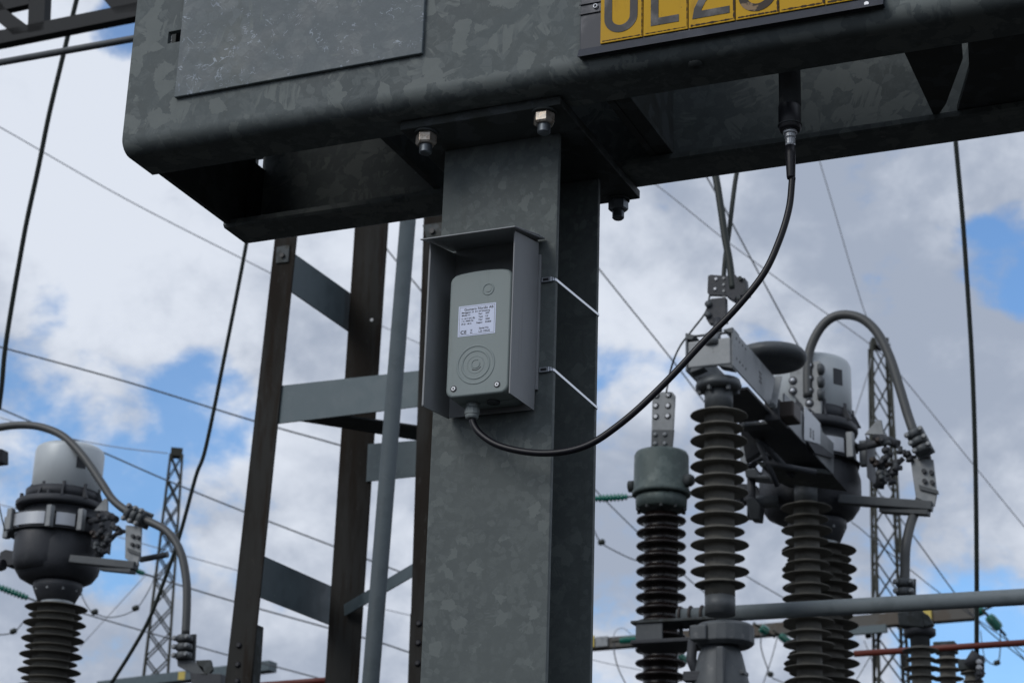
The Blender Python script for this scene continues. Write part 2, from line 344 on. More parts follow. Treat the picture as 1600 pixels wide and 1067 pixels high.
# stiffeners between the channels
MB().box((-.964, 2.46, ZB+.014), (-.952, 2.868, ZB+.30)).build('stiffener_plate', 'steel_dark', beam, .001)
MB().prism([(-.952, 2.552, ZB+.016), (-.925, 2.552, ZB+.016), (-.925, 2.80, ZB+.016), (-.952, 2.80, ZB+.016)], (0, 0, .010)).build('stiffener_foot', 'steel_dark', beam, .001)
MB().box((-1.36, 2.46, ZB+.014), (-1.348, 2.868, ZB+.34)).build('stiffener_plate', 'steel_dark', beam, .001)
zz = ZB+.0145
MB().prism([(-.494, 2.50, zz), (-.40, 2.50, zz), (-.4165, 2.615, zz), (-.469, 2.755, zz), (-.494, 2.80, zz)], (0, 0, .010)).build('gusset_plate', 'steel_dark', beam)
MB().prism([(-.390, 2.50, zz), (.6, 2.50, zz), (.6, 2.84, zz), (-.452, 2.84, zz), (-.457, 2.785, zz), (-.4145, 2.655, zz)], (0, 0, .010)).build('dark_interior_plate', 'steel_dark', beam)  # dark sheet standing in for the unlit interior of the beam
MB().box((XL, YF+.001, ZB+HC+.001), (-.964, YR-.001, ZB+HC+.009)).build('shade_top_plate', 'steel_dark', beam)  # unseen cover, added to keep light out of the left beam interior
# bolted cover plate on the front web
cp = MB().box((-1.6815, YF-.007, 3.0770), (-1.2262, YF-.0005, 3.42)).build('cover_plate', 'galv_plate', beam, .0012)
for x, z in ((-1.66, 3.40), (-1.25, 3.40)):
    MB().cyl((x, YF-.018, z), (x, YF-.006, z), .012, 6, False).build('bolt', 'nut', cp)
p = onY(1095, 98, 2.50)
MB().lathe((p.x, 2.475, ZB-.006), [(.004, 0), (.012, .004), (.012, .007)], (0, 0, 1), 12).build('rivet', 'steel_dark', beam)

# ================================================================== post
post = thing('steel_post', 'galvanised H-section steel post carrying the grey hooded device', 'steel post', (-1.151, 2.687, 0))
x0, x1, y0, y1 = -1.2512, -1.0510, 2.592, 2.782; tf, tw, rr = .010, .0075, .014
prof = [(x0, y0), (x1, y0), (x1, y0+tf)]
cx = -1.151
def fil(cxx, cyy, a0, a1): return [(cxx+rr*cos(radians(a0+(a1-a0)*k/4)), cyy+rr*sin(radians(a0+(a1-a0)*k/4))) for k in range(5)]
prof += fil(cx+tw/2+rr, y0+tf+rr, 270, 180)+fil(cx+tw/2+rr, y1-tf-rr, 180, 90)+[(x1, y1-tf), (x1, y1), (x0, y1), (x0, y1-tf)]
prof += fil(cx-tw/2-rr, y1-tf-rr, 90, 0)+fil(cx-tw/2-rr, y0+tf+rr, 0, -90)+[(x0, y0+tf)]
MB().prism([(a, b, .05) for a, b in prof], (0, 0, 2.93)).build('post_body', 'galv_post', post, .0012)
cap = MB().box((-1.288, 2.50, 2.98), (-1.013, 2.873, 2.9955)).build('cap_plate', 'steel_dark', post, .0015)
MB().box((-1.33, 2.46, .02), (-.97, 2.91, .05)).build('foot_plate', 'steel_dark', post, .002)
MB().box((-1.5, 2.3, -.3), (-.8, 3.05, .02)).build('concrete_footing', 'ground', post, .01)
for bx, by, rot in ((-1.251, 2.521, 16), (-1.046, 2.516, 2), (-1.251, 2.862, 10), (-1.048, 2.861, 20)):
    bo = MB()
    pr = [(.0105, 0)]
    z0 = 2.942
    prof_b = [(.0078, 0), (.0100, .0022)]
    k = .0022
    while k < .040: prof_b += [(.0104, k+.0006), (.0094, k+.0014)]; k += .0021
    bo.lathe((bx, by, z0), prof_b, n=20)
    b = bo.build('bolt', 'thread', post)
    n_ = MB()
    hexr = .0173
    n_.lathe((bx, by, 2.9575), [(hexr*.86, 0), (hexr, .0030), (hexr, .0155), (hexr*.93, .0185)], n=6, smooth=False, ang0=radians(rot))
    n_.build('nut', 'nut' if by < 2.7 else 'thread', b, .0006)  # front nuts in the warm-lit colour, rear ones in duller bolt zinc
    MB().lathe((bx, by, 2.9762), [(.0195, 0), (.0195, .0036)], n=28).build('washer', 'steel_dark', b)
for z in (.9, 1.3): pass

# ================================================================== sign with yellow letter plates
sg = thing('sign_board', 'black framed sign with yellow letter plates reading UL2, fixed on the beam', 'sign', (-.73, YF, 3.02))
sy = YF-.0005
MB().box((-.9595, sy-.006, 3.0188), (-.4945, sy-.0005, 3.200)).build('backing_board', 'frame', sg, .001)
MB().prism([(-.9600, sy-.016, 3.0170), (-.9600, sy-.006, 3.0200), (-.9600, sy-.0062, 3.0330), (-.9600, sy-.0085, 3.0330)], (.4655, 0, 0)).build('bottom_rail', 'frame', sg, .0006)
for z in (3.093, 3.110):
    MB().box((-.9610, sy-.0085, z), (-.9275, sy-.006, z+.0022)).build('edge_rib', 'frame', sg)
MB().torus((-.9345, sy-.0082, 3.1035), .0030, .0012, (0, 1, 0), 16, 6).build('eyelet', 'bright', sg)
p = onY(1354, 8, sy-.013)
MB().cyl((p.x, sy-.0135, 3.024), (p.x, sy-.006, 3.024), .0035, 10).build('rail_screw', 'bright', sg)
xs = [-.9262, -.8575, -.7865, -.7140, -.6480, -.5800, -.5000]
def ribbon(pts, w, y, parent, material, name='letter'):
    """flat stroke following pts (x,z)"""
    P = [V((a, 0, b)) for a, b in pts]; Lp, Rp = [], []
    for i, p in enumerate(P):
        if i == 0: d = (P[1]-P[0]).normalized()
        elif i == len(P)-1: d = (P[-1]-P[-2]).normalized()
        else: d = ((P[i+1]-p).normalized()+(p-P[i-1]).normalized()).normalized()
        n = V((-d.z, 0, d.x)); k = 1.0
        if 0 < i < len(P)-1: k = 1/max(.5, n.dot(V((-(P[i+1]-p).normalized().z, 0, (P[i+1]-p).normalized().x))))
        Lp.append(p+n*w/2*k); Rp.append(p-n*w/2*k)
    mb = MB(); n = len(P)
    vs = [q+V((0, y, 0)) for q in Lp+Rp]; vs += [q+V((0, y+.0006, 0)) for q in Lp+Rp]
    fs = []
    for i in range(n-1):
        fs += [(i, i+1, n+i+1, n+i), (2*n+i, 3*n+i, 3*n+i+1, 2*n+i+1), (i, 2*n+i, 2*n+i+1, i+1), (n+i, n+i+1, 3*n+i+1, 3*n+i)]
    fs += [(0, n, 3*n, 2*n), (n-1, 3*n-1, 4*n-1, 2*n-1)]
    return mb.add(vs, fs).build(name, material, parent)
yt = sy-.0085
for i in range(6):
    zb = 3.0365
    tl = MB().box((xs[i]+.0006, yt, zb), (xs[i+1]-.0006, sy-.0062, 3.178)).build('letter_plate', 'yellow', sg, .0008)
    if i < 3: tl['label'] = 'yellow plate with the letter ' + 'UL2'[i] if i < 2 else 'yellow plate with the digit 2'
    yl = yt-.0007; xo = xs[i]
    if i == 0:
        cx_, r = xo+.0335, .0205
        ribbon([(cx_-r, 3.150), (cx_-r, 3.0545+r+.004)]+[(cx_-r*cos(radians(a)), 3.0565+r-r*sin(radians(a))) for a in range(10, 180, 10)]+[(cx_+r, 3.0545+r+.004), (cx_+r, 3.150)], .0122, yl, tl, 'letter')
    if i == 1: ribbon([(xo+.0185, 3.150), (xo+.0185, 3.0572), (xo+.0565, 3.0572)], .0120, yl, tl, 'letter')
    if i == 2: 
        ribbon([(xo+.064, 3.0565), (xo+.0135, 3.0565), (xo+.0150, 3.066), (xo+.022, 3.080), (xo+.046, 3.105), (xo+.054, 3.120), (xo+.050, 3.138), (xo+.036, 3.146), (xo+.020, 3.140), (xo+.014, 3.126)], .0118, yl, tl, 'letter')
    if i == 3:
        cx_, r = xo+.034, .0225
        ribbon([(cx_-r*cos(radians(a)), 3.0515+r-r*sin(radians(a))) for a in range(-20, 201, 10)], .0125, yl, tl, 'worn')
    # grime collected along the plate seams
    gm = MB(); rnd = random.Random(i)
    def streak(xa, xb, za, zb_, n, horiz):
        pts = []; 
        for k in range(n+1):
            t = k/n; w = rnd.uniform(.0002, .0011)*(1.8 if i >= 2 else 1.0)
            pts.append((xa+(xb-xa)*t, za+(zb_-za)*t, w))
        top = [V((a, yt-.0003, b+w)) if horiz else V((a+w, yt-.0003, b)) for a, b, w in pts]
        bot = [V((a, yt-.0003, b-w)) if horiz else V((a-w, yt-.0003, b)) for a, b, w in pts]
        n_ = len(pts)
        gm.add(top+bot, [(k, k+1, n_+k+1, n_+k) for k in range(n_-1)])
    streak(xs[i]+.004, xs[i+1]-.004, zb+.0035, zb+.0035, 30, True)
    streak(xs[i+1]-.0018, xs[i+1]-.0018, zb+.002, 3.17, 40, False)
    gm.build('grime', 'stain', tl)

# ================================================================== sensor hanging through the beam
sn = thing('hanging_sensor', 'dark cylindrical sensor hanging down from inside the beam, above the cable', 'sensor', (-.6765, 2.60, 3.0))
sx, syy = -.6765, 2.600
MB().lathe((sx, syy, 2.968), [(.0168, 0), (.0168, .30)], n=32).build('sensor_body', 'alu_d', sn)
MB().lathe((sx-.001, syy, 2.926), [(.0150, 0), (.0172, .003), (.0172, .0415), (.0160, .0425)], n=32).build('sensor_sleeve', 'dot', sn)
MB().lathe((sx-.001, syy, 2.921), [(.0100, 0), (.0106, .001), (.0106, .005)], n=24).build('connector_ring', 'bright', sn)
MB().lathe((sx-.001, syy, 2.9015), [(.0070, 0), (.0076, .002), (.0076, .0105), (.0068, .012), (.0084, .0135), (.0084, .0195)], n=16, smooth=False).build('connector_nut', 'bright', sn)
MB().lathe((sx-.001, syy, 2.847), [(.0060, 0), (.0066, .003), (.0078, .040), (.0072, .0545)], n=20).build('cable_boot', 'dot', sn)
MB().box((sx-.045, 2.548, 3.10), (sx+.045, syy+.03, 3.108)).build('mounting_bracket', 'steel_dark', sn, .001)
MB().torus((sx-.001, syy, 2.935), .0180, .0009, (0, 0, 1), 24, 6).build('sleeve_ring', 'steel_dark', sn)
for k in range(4):
    text_mesh(('SENSOR 4-20', 'IP68  24V DC', '0-10 bar', 'No 1023')[k][:12], .0042, (sx-.012, syy-.01735, 2.957-.0062*k), (1, 0, 0), (0, 0, 1), 'wire', sn, 'printed_text') if False else None

# signal cable
px = [(1238, 278, 2.600), (1233, 325, 2.600), (1218, 375, 2.599), (1193, 428, 2.597), (1150, 482, 2.593), (1100, 533, 2.586), (1050, 587, 2.578), (1000, 636, 2.570),
      (960, 669, 2.563), (925, 692, 2.557), (890, 704, 2.552), (850, 708, 2.548), (810, 704, 2.545), (775, 694, 2.544), (750, 677, 2.5445), (739, 660, 2.545), (738, 645, 2.545)]
pts = smooth_path([onY(*q) for q in px], 8)
cab = MB().tube(pts, .0052, 12).build('signal_cable', 'cable')
tag(cab, 'black cable looping from the hanging sensor to the underside of the grey device', 'cable')

# ================================================================== hood
hd = thing('weather_hood', 'grey powder coated sheet metal hood round the measuring device', 'weather hood', (-1.15, 2.585, 2.51))
hx0, hx1, hy0, hy1, hz0, hz1 = -1.2190, -1.0795, 2.490, 2.585, 2.512, 2.792
t = .0016
MB().box((hx0, hy1-t, 2.5175), (hx1, hy1, 2.7966)).build('back_panel', 'hood', hd)
def side(xa, zf): return MB().prism([(xa, hy0, zf), (xa, hy1, 2.5165), (xa, hy1, 2.7905), (xa, hy0, 2.7725)], (t, 0, 0))
side(hx0-t, 2.5075).build('side_panel', 'hood', hd); side(hx1, 2.5135).build('side_panel', 'hood', hd)
MB().box((hx0-t, hy0-.0006, 2.5085), (hx0+.0014, hy0, 2.772)).build('rolled_edge', 'hood', hd, .0004)
MB().prism([(-1.2275, 2.470, 2.7695), (-1.0695, 2.470, 2.7695), (-1.0690, 2.562, 2.7935), (-1.0690, 2.5885, 2.7975), (-1.2280, 2.5885, 2.7975)], (0, .0003, .0022)).build('roof_panel', 'hood', hd, .0008)
MB().box((-1.2255, 2.5862, 2.5500), (-1.0745, 2.5918, 2.7720)).build('mounting_rail', 'hood', hd, .0008)
MB().lathe((-1.2175+.008, 2.53, 2.7795), [(.0016, 0), (.0016, .0015)], (1, 0, 0), 8).build('weld_spot', 'bright', hd)

# straps round the post
def band(z, drop, label):
    b = thing('steel_band', label, 'steel strap', (-1.06, 2.592, z), 'steel bands round the post')
    zz = z; hw = .0021
    yf, yb = y0-.0007, y1+.0007
    xL, xR = x0-.0007, x1+.0007
    def dz(x, y): return 0
    path = [(-1.0785, yf, z), (xR-.002, yf, z-.0005), (xR, yf+.002, z-.001), (xR, yb-.002, z-drop), (xR-.002, yb, z-drop), (xL+.002, yb, z-drop), (xL, yb-.002, z-drop), (xL, yf+.002, z), (xL+.002, yf, z), (-1.2, yf, z)]
    mb = MB(); n = len(path); vs = []
    for (x, y, zc) in path:
        vs += [(x, y, zc-hw), (x, y, zc+hw)]
    cxx, cyy = cx, (yf+yb)/2
    outer = [(x+(.0008 if x > cxx else -.0008)*(abs(x-cxx) > .09), y+(.0008 if y > cyy else -.0008)*(abs(y-cyy) > .09), zc) for x, y, zc in path]
    vo = []
    for (x, y, zc) in outer: vo += [(x, y, zc-hw), (x, y, zc+hw)]
    k = 2*n; fs = []
    for i in range(n-1):
        a, b_, c, d = 2*i, 2*i+1, 2*i+3, 2*i+2
        fs += [(a, d, c, b_), (k+a, k+b_, k+c, k+d), (b_, c, k+c, k+b_), (a, k+a, k+d, d)]
    mb.add(vs+vo, fs).build('strap', 'stainless', b)
    bk = MB().box((-1.0735, y0-.0042, z-.0042), (-1.0565, y0-.0016, z+.0042)).build('buckle', 'stainless', b, .0008)
    MB().box((-1.0705, y0-.0050, z-.0020), (-1.0610, y0-.0040, z+.0020)).build('buckle_slot', 'dot', bk, .0004)
    MB().box((-1.0560, y0-.0036, z-.0032), (-1.0535, y0-.0012, z+.0032)).build('clip', 'stainless', b, .0005)
p1 = onY(855, 438, y0); p2 = onY(855, 578, y0)
q1 = onY(932, 493, y1); q2 = onY(928, 638, y1)
band(p1.z, p1.z-q1.z, 'upper stainless steel band with buckle running round the dark post side')
band(p2.z, p2.z-q2.z, 'lower stainless steel band with buckle running round the dark post side')

# ================================================================== measuring device
dv = thing('measuring_device', 'pale grey-green plastic enclosure with white label mounted inside the hood', 'device', (-1.143, 2.575, 2.52))
def outline(inset=0.0):
    xa, xb, za, zb = -1.1930+inset, -1.0900-inset, 2.5235+inset, 2.7215-inset
    out = []
    def corner(cxx, cz, r, a0, a1, n=7): return [(cxx+r*cos(radians(a0+(a1-a0)*k/n)), cz+r*sin(radians(a0+(a1-a0)*k/n))) for k in range(n+1)]
    r = .0125-inset*.5
    out += corner(xa+r, za+r, r, 180, 270); out += corner(xb-r, za+r, r, 270, 360)
    r2 = .013
    out += corner(xb-r2, zb-r2+.001, r2, 0, 75)
    xm0, xm1 = xb-r2+.0035, xa+r2-.0035
    for k in range(1, 12):
        tt = k/12; out.append((xm0+(xm1-xm0)*tt, zb+.0008+.0032*sin(pi*(.06+.88*tt))))
    out += corner(xa+r2, zb-r2+.001, r2, 105, 180)
    return out
def shell(rings):
    mb = MB(); n = len(outline()); vs = []
    for ins, y in rings: vs += [(a, y, b) for a, b in outline(ins)]
    fs = [(i*n+k, i*n+(k+1) % n, (i+1)*n+(k+1) % n, (i+1)*n+k) for i in range(len(rings)-1) for k in range(n)]
    mb.add(vs, fs, True); mb.f += [tuple(range(n))[::-1], tuple((len(rings)-1)*n+k for k in range(n))]; mb.sm += [False, False]
    return mb
DY = 2.512
cv = shell([(.0034, DY), (.0022, DY+.0003), (.0009, DY+.0014), (.0002, DY+.0030), (0, DY+.006), (-.0004, DY+.032)]).build('cover', 'device', dv)
cv.modifiers.new('edge', 'EDGE_SPLIT').split_angle = radians(50)
shell([(.0010, DY+.0325), (.0010, DY+.034), (-.0004, DY+.0345), (.0, DY+.064)]).build('back_shell', 'device', dv)
for R_ in (.0300, .0222):
    MB().torus((-1.1448, DY+.0004, 2.5727), R_, .0021, (0, 1, 0), 56, 10, flat=.55).build('raised_ring', 'device', cv)
MB().torus((-1.1448, DY+.0004, 2.5727), .0135, .0014, (0, 1, 0), 44, 8, flat=.5).build('raised_ring', 'device', cv)
MB().torus((-1.1448, DY+.0001, 2.5735), .0066, .0009, (0, 1, 0), 30, 8, radians(-20), radians(300), flat=.9).build('emblem_swirl', 'device', cv)
MB().torus((-1.1448, DY+.0001, 2.5735), .0098, .0008, (0, 1, 0), 20, 6, radians(30), radians(125), flat=.5).build('emblem_arc', 'ink', cv)
MB().torus((-1.1287, DY+.0003, 2.6922), .0088, .0016, (0, 1, 0), 40, 8, flat=.75).build('button_ring', 'device', cv)
MB().lathe((-1.1287, DY+.0006, 2.6922), [(.0056, 0), (.0050, .0012)], (0, -1, 0), 28).build('button', 'device', cv)
for x, z in ((-1.1794, 2.5372), (-1.1083, 2.5369)):
    s_ = MB().lathe((x, DY-.0001, z), [(.0052, 0), (.0052, .0003)], (0, -1, 0), 24).build('screw', 'ink', cv)
    MB().lathe((x, DY-.0005, z), [(.0036, 0), (.0036, .0008), (.0030, .0014)], (0, -1, 0), 20).build('screw_head', 'bright', s_)
    MB().lathe((x, DY-.0020, z), [(.0016, 0), (.0016, .0002)], (0, -1, 0), 6).build('hex_socket', 'ink', s_)
lb = MB().box((-1.1765, DY-.0004, 2.6195), (-1.1145, DY-.0001, 2.6690)).build('rating_label', 'label', cv, .0002)
X0, X1, Z0, Z1 = -1.1765, -1.1145, 2.6195, 2.6690; yl = DY-.00055
bd = MB()
for a, b in (((X0+.002, yl, Z0+.002), (X1-.002, yl, Z0+.0024)), ((X0+.002, yl, Z1-.0024), (X1-.002, yl, Z1-.002)), ((X0+.002, yl, Z0+.0024), (X0+.0024, yl, Z1-.0024)), ((X1-.0024, yl, Z0+.0024), (X1-.002, yl, Z1-.0024))):
    bd.box(a, (b[0], yl+.0001, b[2]))
bd.build('label_border', 'wire', lb)
def tx(s, size, dx, dz, bold=.00008, sxx=1.0): text_mesh(s, size, (X0+dx, yl, Z0+dz), (1, 0, 0), (0, 0, 1), 'ink', lb, bold=bold, sx=sxx)
tx('Gomero Nordic AB', .0058, .0095, .0413, .0001, 1.02)
tx('Meriggatan 10  411 04 Göteborg', .0036, .0052, .0372, .00006, .98)
tx('Model V1', .0037, .0056, .0328)
tx('5 - 24 V DC (B)', .0034, .0056, .0275); tx('1 A  50/60 Hz', .0034, .0056, .0235); tx('IP 65  -40 C', .0034, .0056, .0188)
for k, (a, b) in enumerate((('Part', 'SIPP'), ('Type', 'LSI'), ('Year', '2020'), ('Region', 'EU868'))):
    tx(a, .0036, .0335-(.003 if k == 3 else 0), .0328-k*.0047); tx(b, .0036, .0450, .0328-k*.0047)
tx('Serial No', .0042, .0350, .0092, .00006); tx('LSI-10020', .0047, .0345, .0040, .00005)
tx('C', .0078, .0045, .0040, .0003); tx('E', .0074, .0107, .0042, .00025)
bn = MB()
bn.box((X0+.0205, yl, Z0+.0040), (X0+.0242, yl+.0001, Z0+.0050))
for a, b in (((.0210, .0060), (.0240, .0100)), ((.0240, .0060), (.0210, .0100)), ((.0208, .0098), (.0242, .0098))):
    bn.bar((X0+a[0], yl, Z0+a[1]), (X0+b[0], yl, Z0+b[1]), .0004, .0002, (0, 0, 1) if a[1] == b[1] else (1, 0, 0))
bn.build('bin_symbol', 'ink', lb)
gl = MB().lathe((-1.1625, 2.545, 2.4985), [(.0070, 0), (.0098, .0016), (.0104, .0050), (.0104, .0062)], n=24).build('cable_gland', 'gland', dv)
MB().lathe((-1.1625, 2.545, 2.5050), [(.0112, 0), (.0116, .0006), (.0116, .0088), (.0108, .0096)], n=12, smooth=False).build('gland_nut', 'gland', gl)
MB().lathe((-1.1625, 2.545, 2.5148), [(.0095, 0), (.0095, .0088)], n=24).build('gland_neck', 'gland', gl)
MB().lathe((-1.128, 2.545, 2.5195), [(.0100, 0), (.0100, .0045)], n=24).build('blind_plug', 'steel_dark', dv)
MB().lathe((-1.1625, 2.545, 2.4970), [(.0056, 0), (.0056, .0020)], n=18).build('cable_seal', 'dot', gl)
# ================================================================== lattice steel column behind (left)
YP = 7.0
col = thing('lattice_column', 'brown battened steel column with corner angles left of the post', 'steel column', onY(520, 700, YP+.3)*1.0, None)
col.location = (col.location.x, col.location.y, 0)
def leg(u0t, u1t, vt, u0b, u1b, vb, y, name='leg', m_='rust', depth=.09, th=.010, back='L'):
    """corner angle: flange facing the camera between two image edges, carried down to the ground, second flange going back"""
    a, b = onY(u0t, vt, y), onY(u1t, vt, y); c, d = onY(u0b, vb, y), onY(u1b, vb, y)
    k = (a.z-0)/(a.z-c.z); c2 = a+(c-a)*k; d2 = b+(d-b)*k; c2.z = d2.z = 0
    up = .9; ku = up/(a.z-c.z); a2 = a-(c-a)*ku; b2 = b-(d-b)*ku; b2.z = a2.z
    mb = MB().prism([a2, b2, d2, c2], (0, th, 0))
    if back == 'L': mb.prism([a2+V((0, th, 0)), a2+V((th, th, 0)), c2+V((th, th, 0)), c2+V((0, th, 0))], (0, depth, 0))
    else: mb.prism([b2+V((-th, th, 0)), b2+V((0, th, 0)), d2+V((0, th, 0)), d2+V((-th, th, 0))], (0, depth, 0))
    return mb.build(name, m_, col, .003)
leg(427.5, 462, 384, 351, 392, 1067, YP)
XA = onY(447, 500, YP).x
YB = .5*(onX(549.5, 461, XA).y+onX(545, 518, XA).y)
YB2 = YB
legB = leg(553, 605, 367, 507, 559, 1067, YB, depth=.12)
legC = leg(661, 700, 357, 638, 676, 1067, YP, depth=.09, back='R')
leg(700, 745, 350, 668, 712, 1067, YB, depth=.09, back='R')
def quad(pts, e, name, m_, par=col, bev=.0): return MB().prism(pts, e).build(name, m_, par, bev)
quad([onY(438, 602.5, YP+.011), onY(668, 577.5, YP+.011), onY(660, 634, YP+.011), onY(430, 662, YP+.011)], (0, .008, 0), 'batten', 'steel_batten')
def sideb(p0, p1, p2, p3, dx=.008):
    xa = onY(p0[0], p0[1], YP+.05).x
    return quad([onX(*p, xa) for p in (p0, p1, p2, p3)], (dx, 0, 0), 'batten', 'steel_batten')
sideb((450, 391), (556, 466), (552, 524), (449, 453))
sideb((400, 864), (521, 918), (516, 977), (396, 929.5))
zq = onY(500, 660, YP+.1).z
quad([onZ(455, 656, zq), onZ(549, 652, zq), onZ(657, 667.5, zq), onZ(657, 689, zq), onZ(536, 669, zq)], (0, 0, .008), 'diagonal_strut', 'steel_dark')
quad([onY(575, 693.5, YB-.01), onY(664, 687, YB-.01), onY(660, 743, YB-.01), onY(572, 752, YB-.01)], (0, .008, 0), 'batten', 'steel_batten')
quad([onY(537, 944, YB-.02), onY(650, 877, YP+.04), onY(650, 897, YP+.04), onY(538, 962, YB-.02)], (0, .008, 0), 'diagonal_strut', 'steel_batten')
pl = quad([onY(432, 386, YP-.008), onY(452, 383, YP-.008), onY(450, 409, YP-.008), onY(431, 411, YP-.008)], (0, .008, 0), 'splice_plate', 'steel_dark')
q = onY(442, 400, YP-.008); MB().cyl(q, q+V((0, -.012, 0)), .011, 6, False).build('bolt', 'dot', pl)
pl = quad([onY(660, 352, YP-.008), onY(694, 347, YP-.008), onY(694, 372, YP-.008), onY(668, 376, YP-.008)], (0, .008, 0), 'splice_plate', 'steel_dark')
q = onY(676, 362, YP-.008); MB().cyl(q, q+V((0, -.012, 0)), .013, 6, False).build('bolt', 'dot', pl)
for (u, v) in ((374, 1008), (372, 1038), (371, 1064), (655, 974), (654, 1004), (653, 1036)):
    q = onY(u, v, YP); MB().lathe(q, [(.013, 0), (.013, .004), (.007, .010)], (0, -1, 0), 14).build('rivet', 'dot', col)
xa = onY(400, 1000, YP+.05).x
quad([onY(399, 975, YP+.10), onY(401, 975, YP+.10), onY(395, 1067, YP+.10), onY(388, 1067, YP+.10)], (0, .06, 0), 'foot_plate', 'steel_dark')
quad([onY(641, 958, YP+.02), onY(645, 958, YP+.02), onY(643, 1067, YP+.02), onY(637, 1067, YP+.02)], (0, .06, 0), 'foot_plate', 'steel_dark')
col.location.z = 0
q = onY(581, 500, YB-.001); MB().lathe(q, [(.0085, 0), (.0085, .002)], (0, -1, 0), 14).build('bolt_head', 'bright', legB)

a, b = onY(636.5, 355, 6.6), onY(579, 1067, 6.6); b2 = a+(b-a)*(a.z/(a.z-b.z)); a2 = a-(b-a)*.3
tag(MB().tube([a2, b2], .0335, 20).build('steel_tube', 'slant'), 'slanting galvanised grey tube standing in front of the brown column', 'steel tube')

# ================================================================== truss beam at the upper left
tr = thing('truss_beam', 'dark lattice truss beam in the top left corner', 'truss', at(-60, 60, 13))
ZT = onZ(0, 73, 6.6).z; 
e0, e1 = onZ(-200, 106, ZT), onZ(230, 26, ZT); dX = (e1-e0); dX.z = 0
w_ = e0.y*0+13.0
def P(u, v): 
    # point on the vertical plane through the truss' front chord
    n = V((-dX.y, dX.x, 0)).normalized(); d = ray(u, v); return EYE+d*((e0-EYE).dot(n)/d.dot(n))
depth = V((-dX.y, dX.x, 0)).normalized()*.06
E1 = [P(-200, 108), P(560, -44), P(560, -66), P(-200, 88)]
MB().prism(E1, depth).build('lower_chord', 'truss', tr)
MB().prism([P(43, 52), P(68, 47), P(73, -60), P(47, -60)], depth).build('upright', 'truss', tr)
MB().prism([P(-40, -22), P(-20, -22), P(9, 15), P(41, 39), P(50, 50), P(20, 55), P(11, 46), P(-40, 4)], depth*.9).build('diagonal', 'truss', tr)
MB().prism([P(-45, 27), P(44, 7), P(60, -30), P(-45, -10)], depth*.8).build('gusset_plate', 'truss', tr)
MB().prism([P(110, -60), P(190, -60), P(250, 14), P(181, 22)], depth).build('diagonal', 'truss', tr)
MB().prism([P(-200, 4), P(560, -150), P(560, -180), P(-200, -26)], depth*1.1).build('upper_chord', 'truss', tr)
tag(MB().tube([onZ(-150, 125, 5.4), onZ(460, 16, 5.4)], .0145, 14).build('bus_tube', 'alu_d'), 'thin grey tube running below the dark truss at upper left', 'tube')

# ================================================================== insulators
def sheds(c, ztop, zbot, R, r, pitch, alt=.84, tip=.0, m_='porc_g', par=None, name='insulator_sheds', fat=False):
    prof = []; z = ztop; k = 0
    prof.append((r, 0))
    while z-pitch > zbot:
        Rk = R*(1 if k % 2 == 0 else alt); h = ztop-z
        if fat: prof += [(r, -h-pitch*.18), (Rk*.80, -h-pitch*.34), (Rk*.97, -h-pitch*.44), (Rk, -h-pitch*.55), (Rk*.96, -h-pitch*.66), (Rk*.80, -h-pitch*.68), (r*1.05, -h-pitch*.74)]
        else: prof += [(r, -h-pitch*.10), (r*1.06, -h-pitch*.14), (Rk*.98, -h-pitch*.40), (Rk, -h-pitch*.46), (Rk*.97, -h-pitch*.50), (r*1.1, -h-pitch*.40), (r, -h-pitch*.46)]
        z -= pitch; k += 1
    prof.append((r, -(ztop-zbot)))
    return MB().lathe((c[0], c[1], ztop), prof, n=48).build(name, m_, par)
def column(c, zb, par, r0=.07, r1=.11, m_='alu_d', name='pedestal'):
    return MB().lathe((c[0], c[1], 0), [(r1*1.6, 0), (r1*1.6, .03), (r1, .05), (r0, zb-.02), (r0*1.3, zb-.015), (r0*1.3, zb)], n=24).build(name, m_, par)

# --- disconnector: front insulator with current path, rear insulator with its counterpart
XC = -2.285; Y1 = 7.48
ax1 = lambda v: onX(1123, v, XC)
def zat(u, v, y): return onY(u, v, y).z
ds = thing('disconnector', 'grey disconnector of two ribbed insulators bridged by aluminium channels, its tube crossing the picture', 'disconnector', (XC, Y1, 0))
c1 = onY(1124, 780, Y1); XC1 = c1.x
zt1 = zat(1124, 641, Y1); zb1 = zat(1124, 932, Y1)
s1 = sheds((XC1, Y1), zt1, zb1, .1205, .062, (zt1-zb1)/14.3, .86, par=ds)
MB().lathe((XC1, Y1, zt1), [(.060, 0), (.060, zat(1124, 606, Y1)-zt1)], n=28).build('end_fitting', 'alu_d', ds)
MB().lathe((XC1, Y1, zat(1124, 611, Y1)), [(.080, 0), (.095, .008), (.098, .020), (.090, .045), (.060, .050)], n=32).build('top_flange', 'alu_d', ds)
for k in range(6):
    a_ = 2*pi*k/6+.3; MB().cyl((XC1+.078*cos(a_), Y1+.078*sin(a_), zat(1124, 611, Y1)-.014), (XC1+.078*cos(a_), Y1+.078*sin(a_), zat(1124, 611, Y1)+.004), .011, 6, False).build('bolt', 'alu_d', ds)
MB().lathe((XC1, Y1, zb1-.075), [(.062, 0), (.062, .080)], n=28).build('end_fitting', 'alu_d', ds)
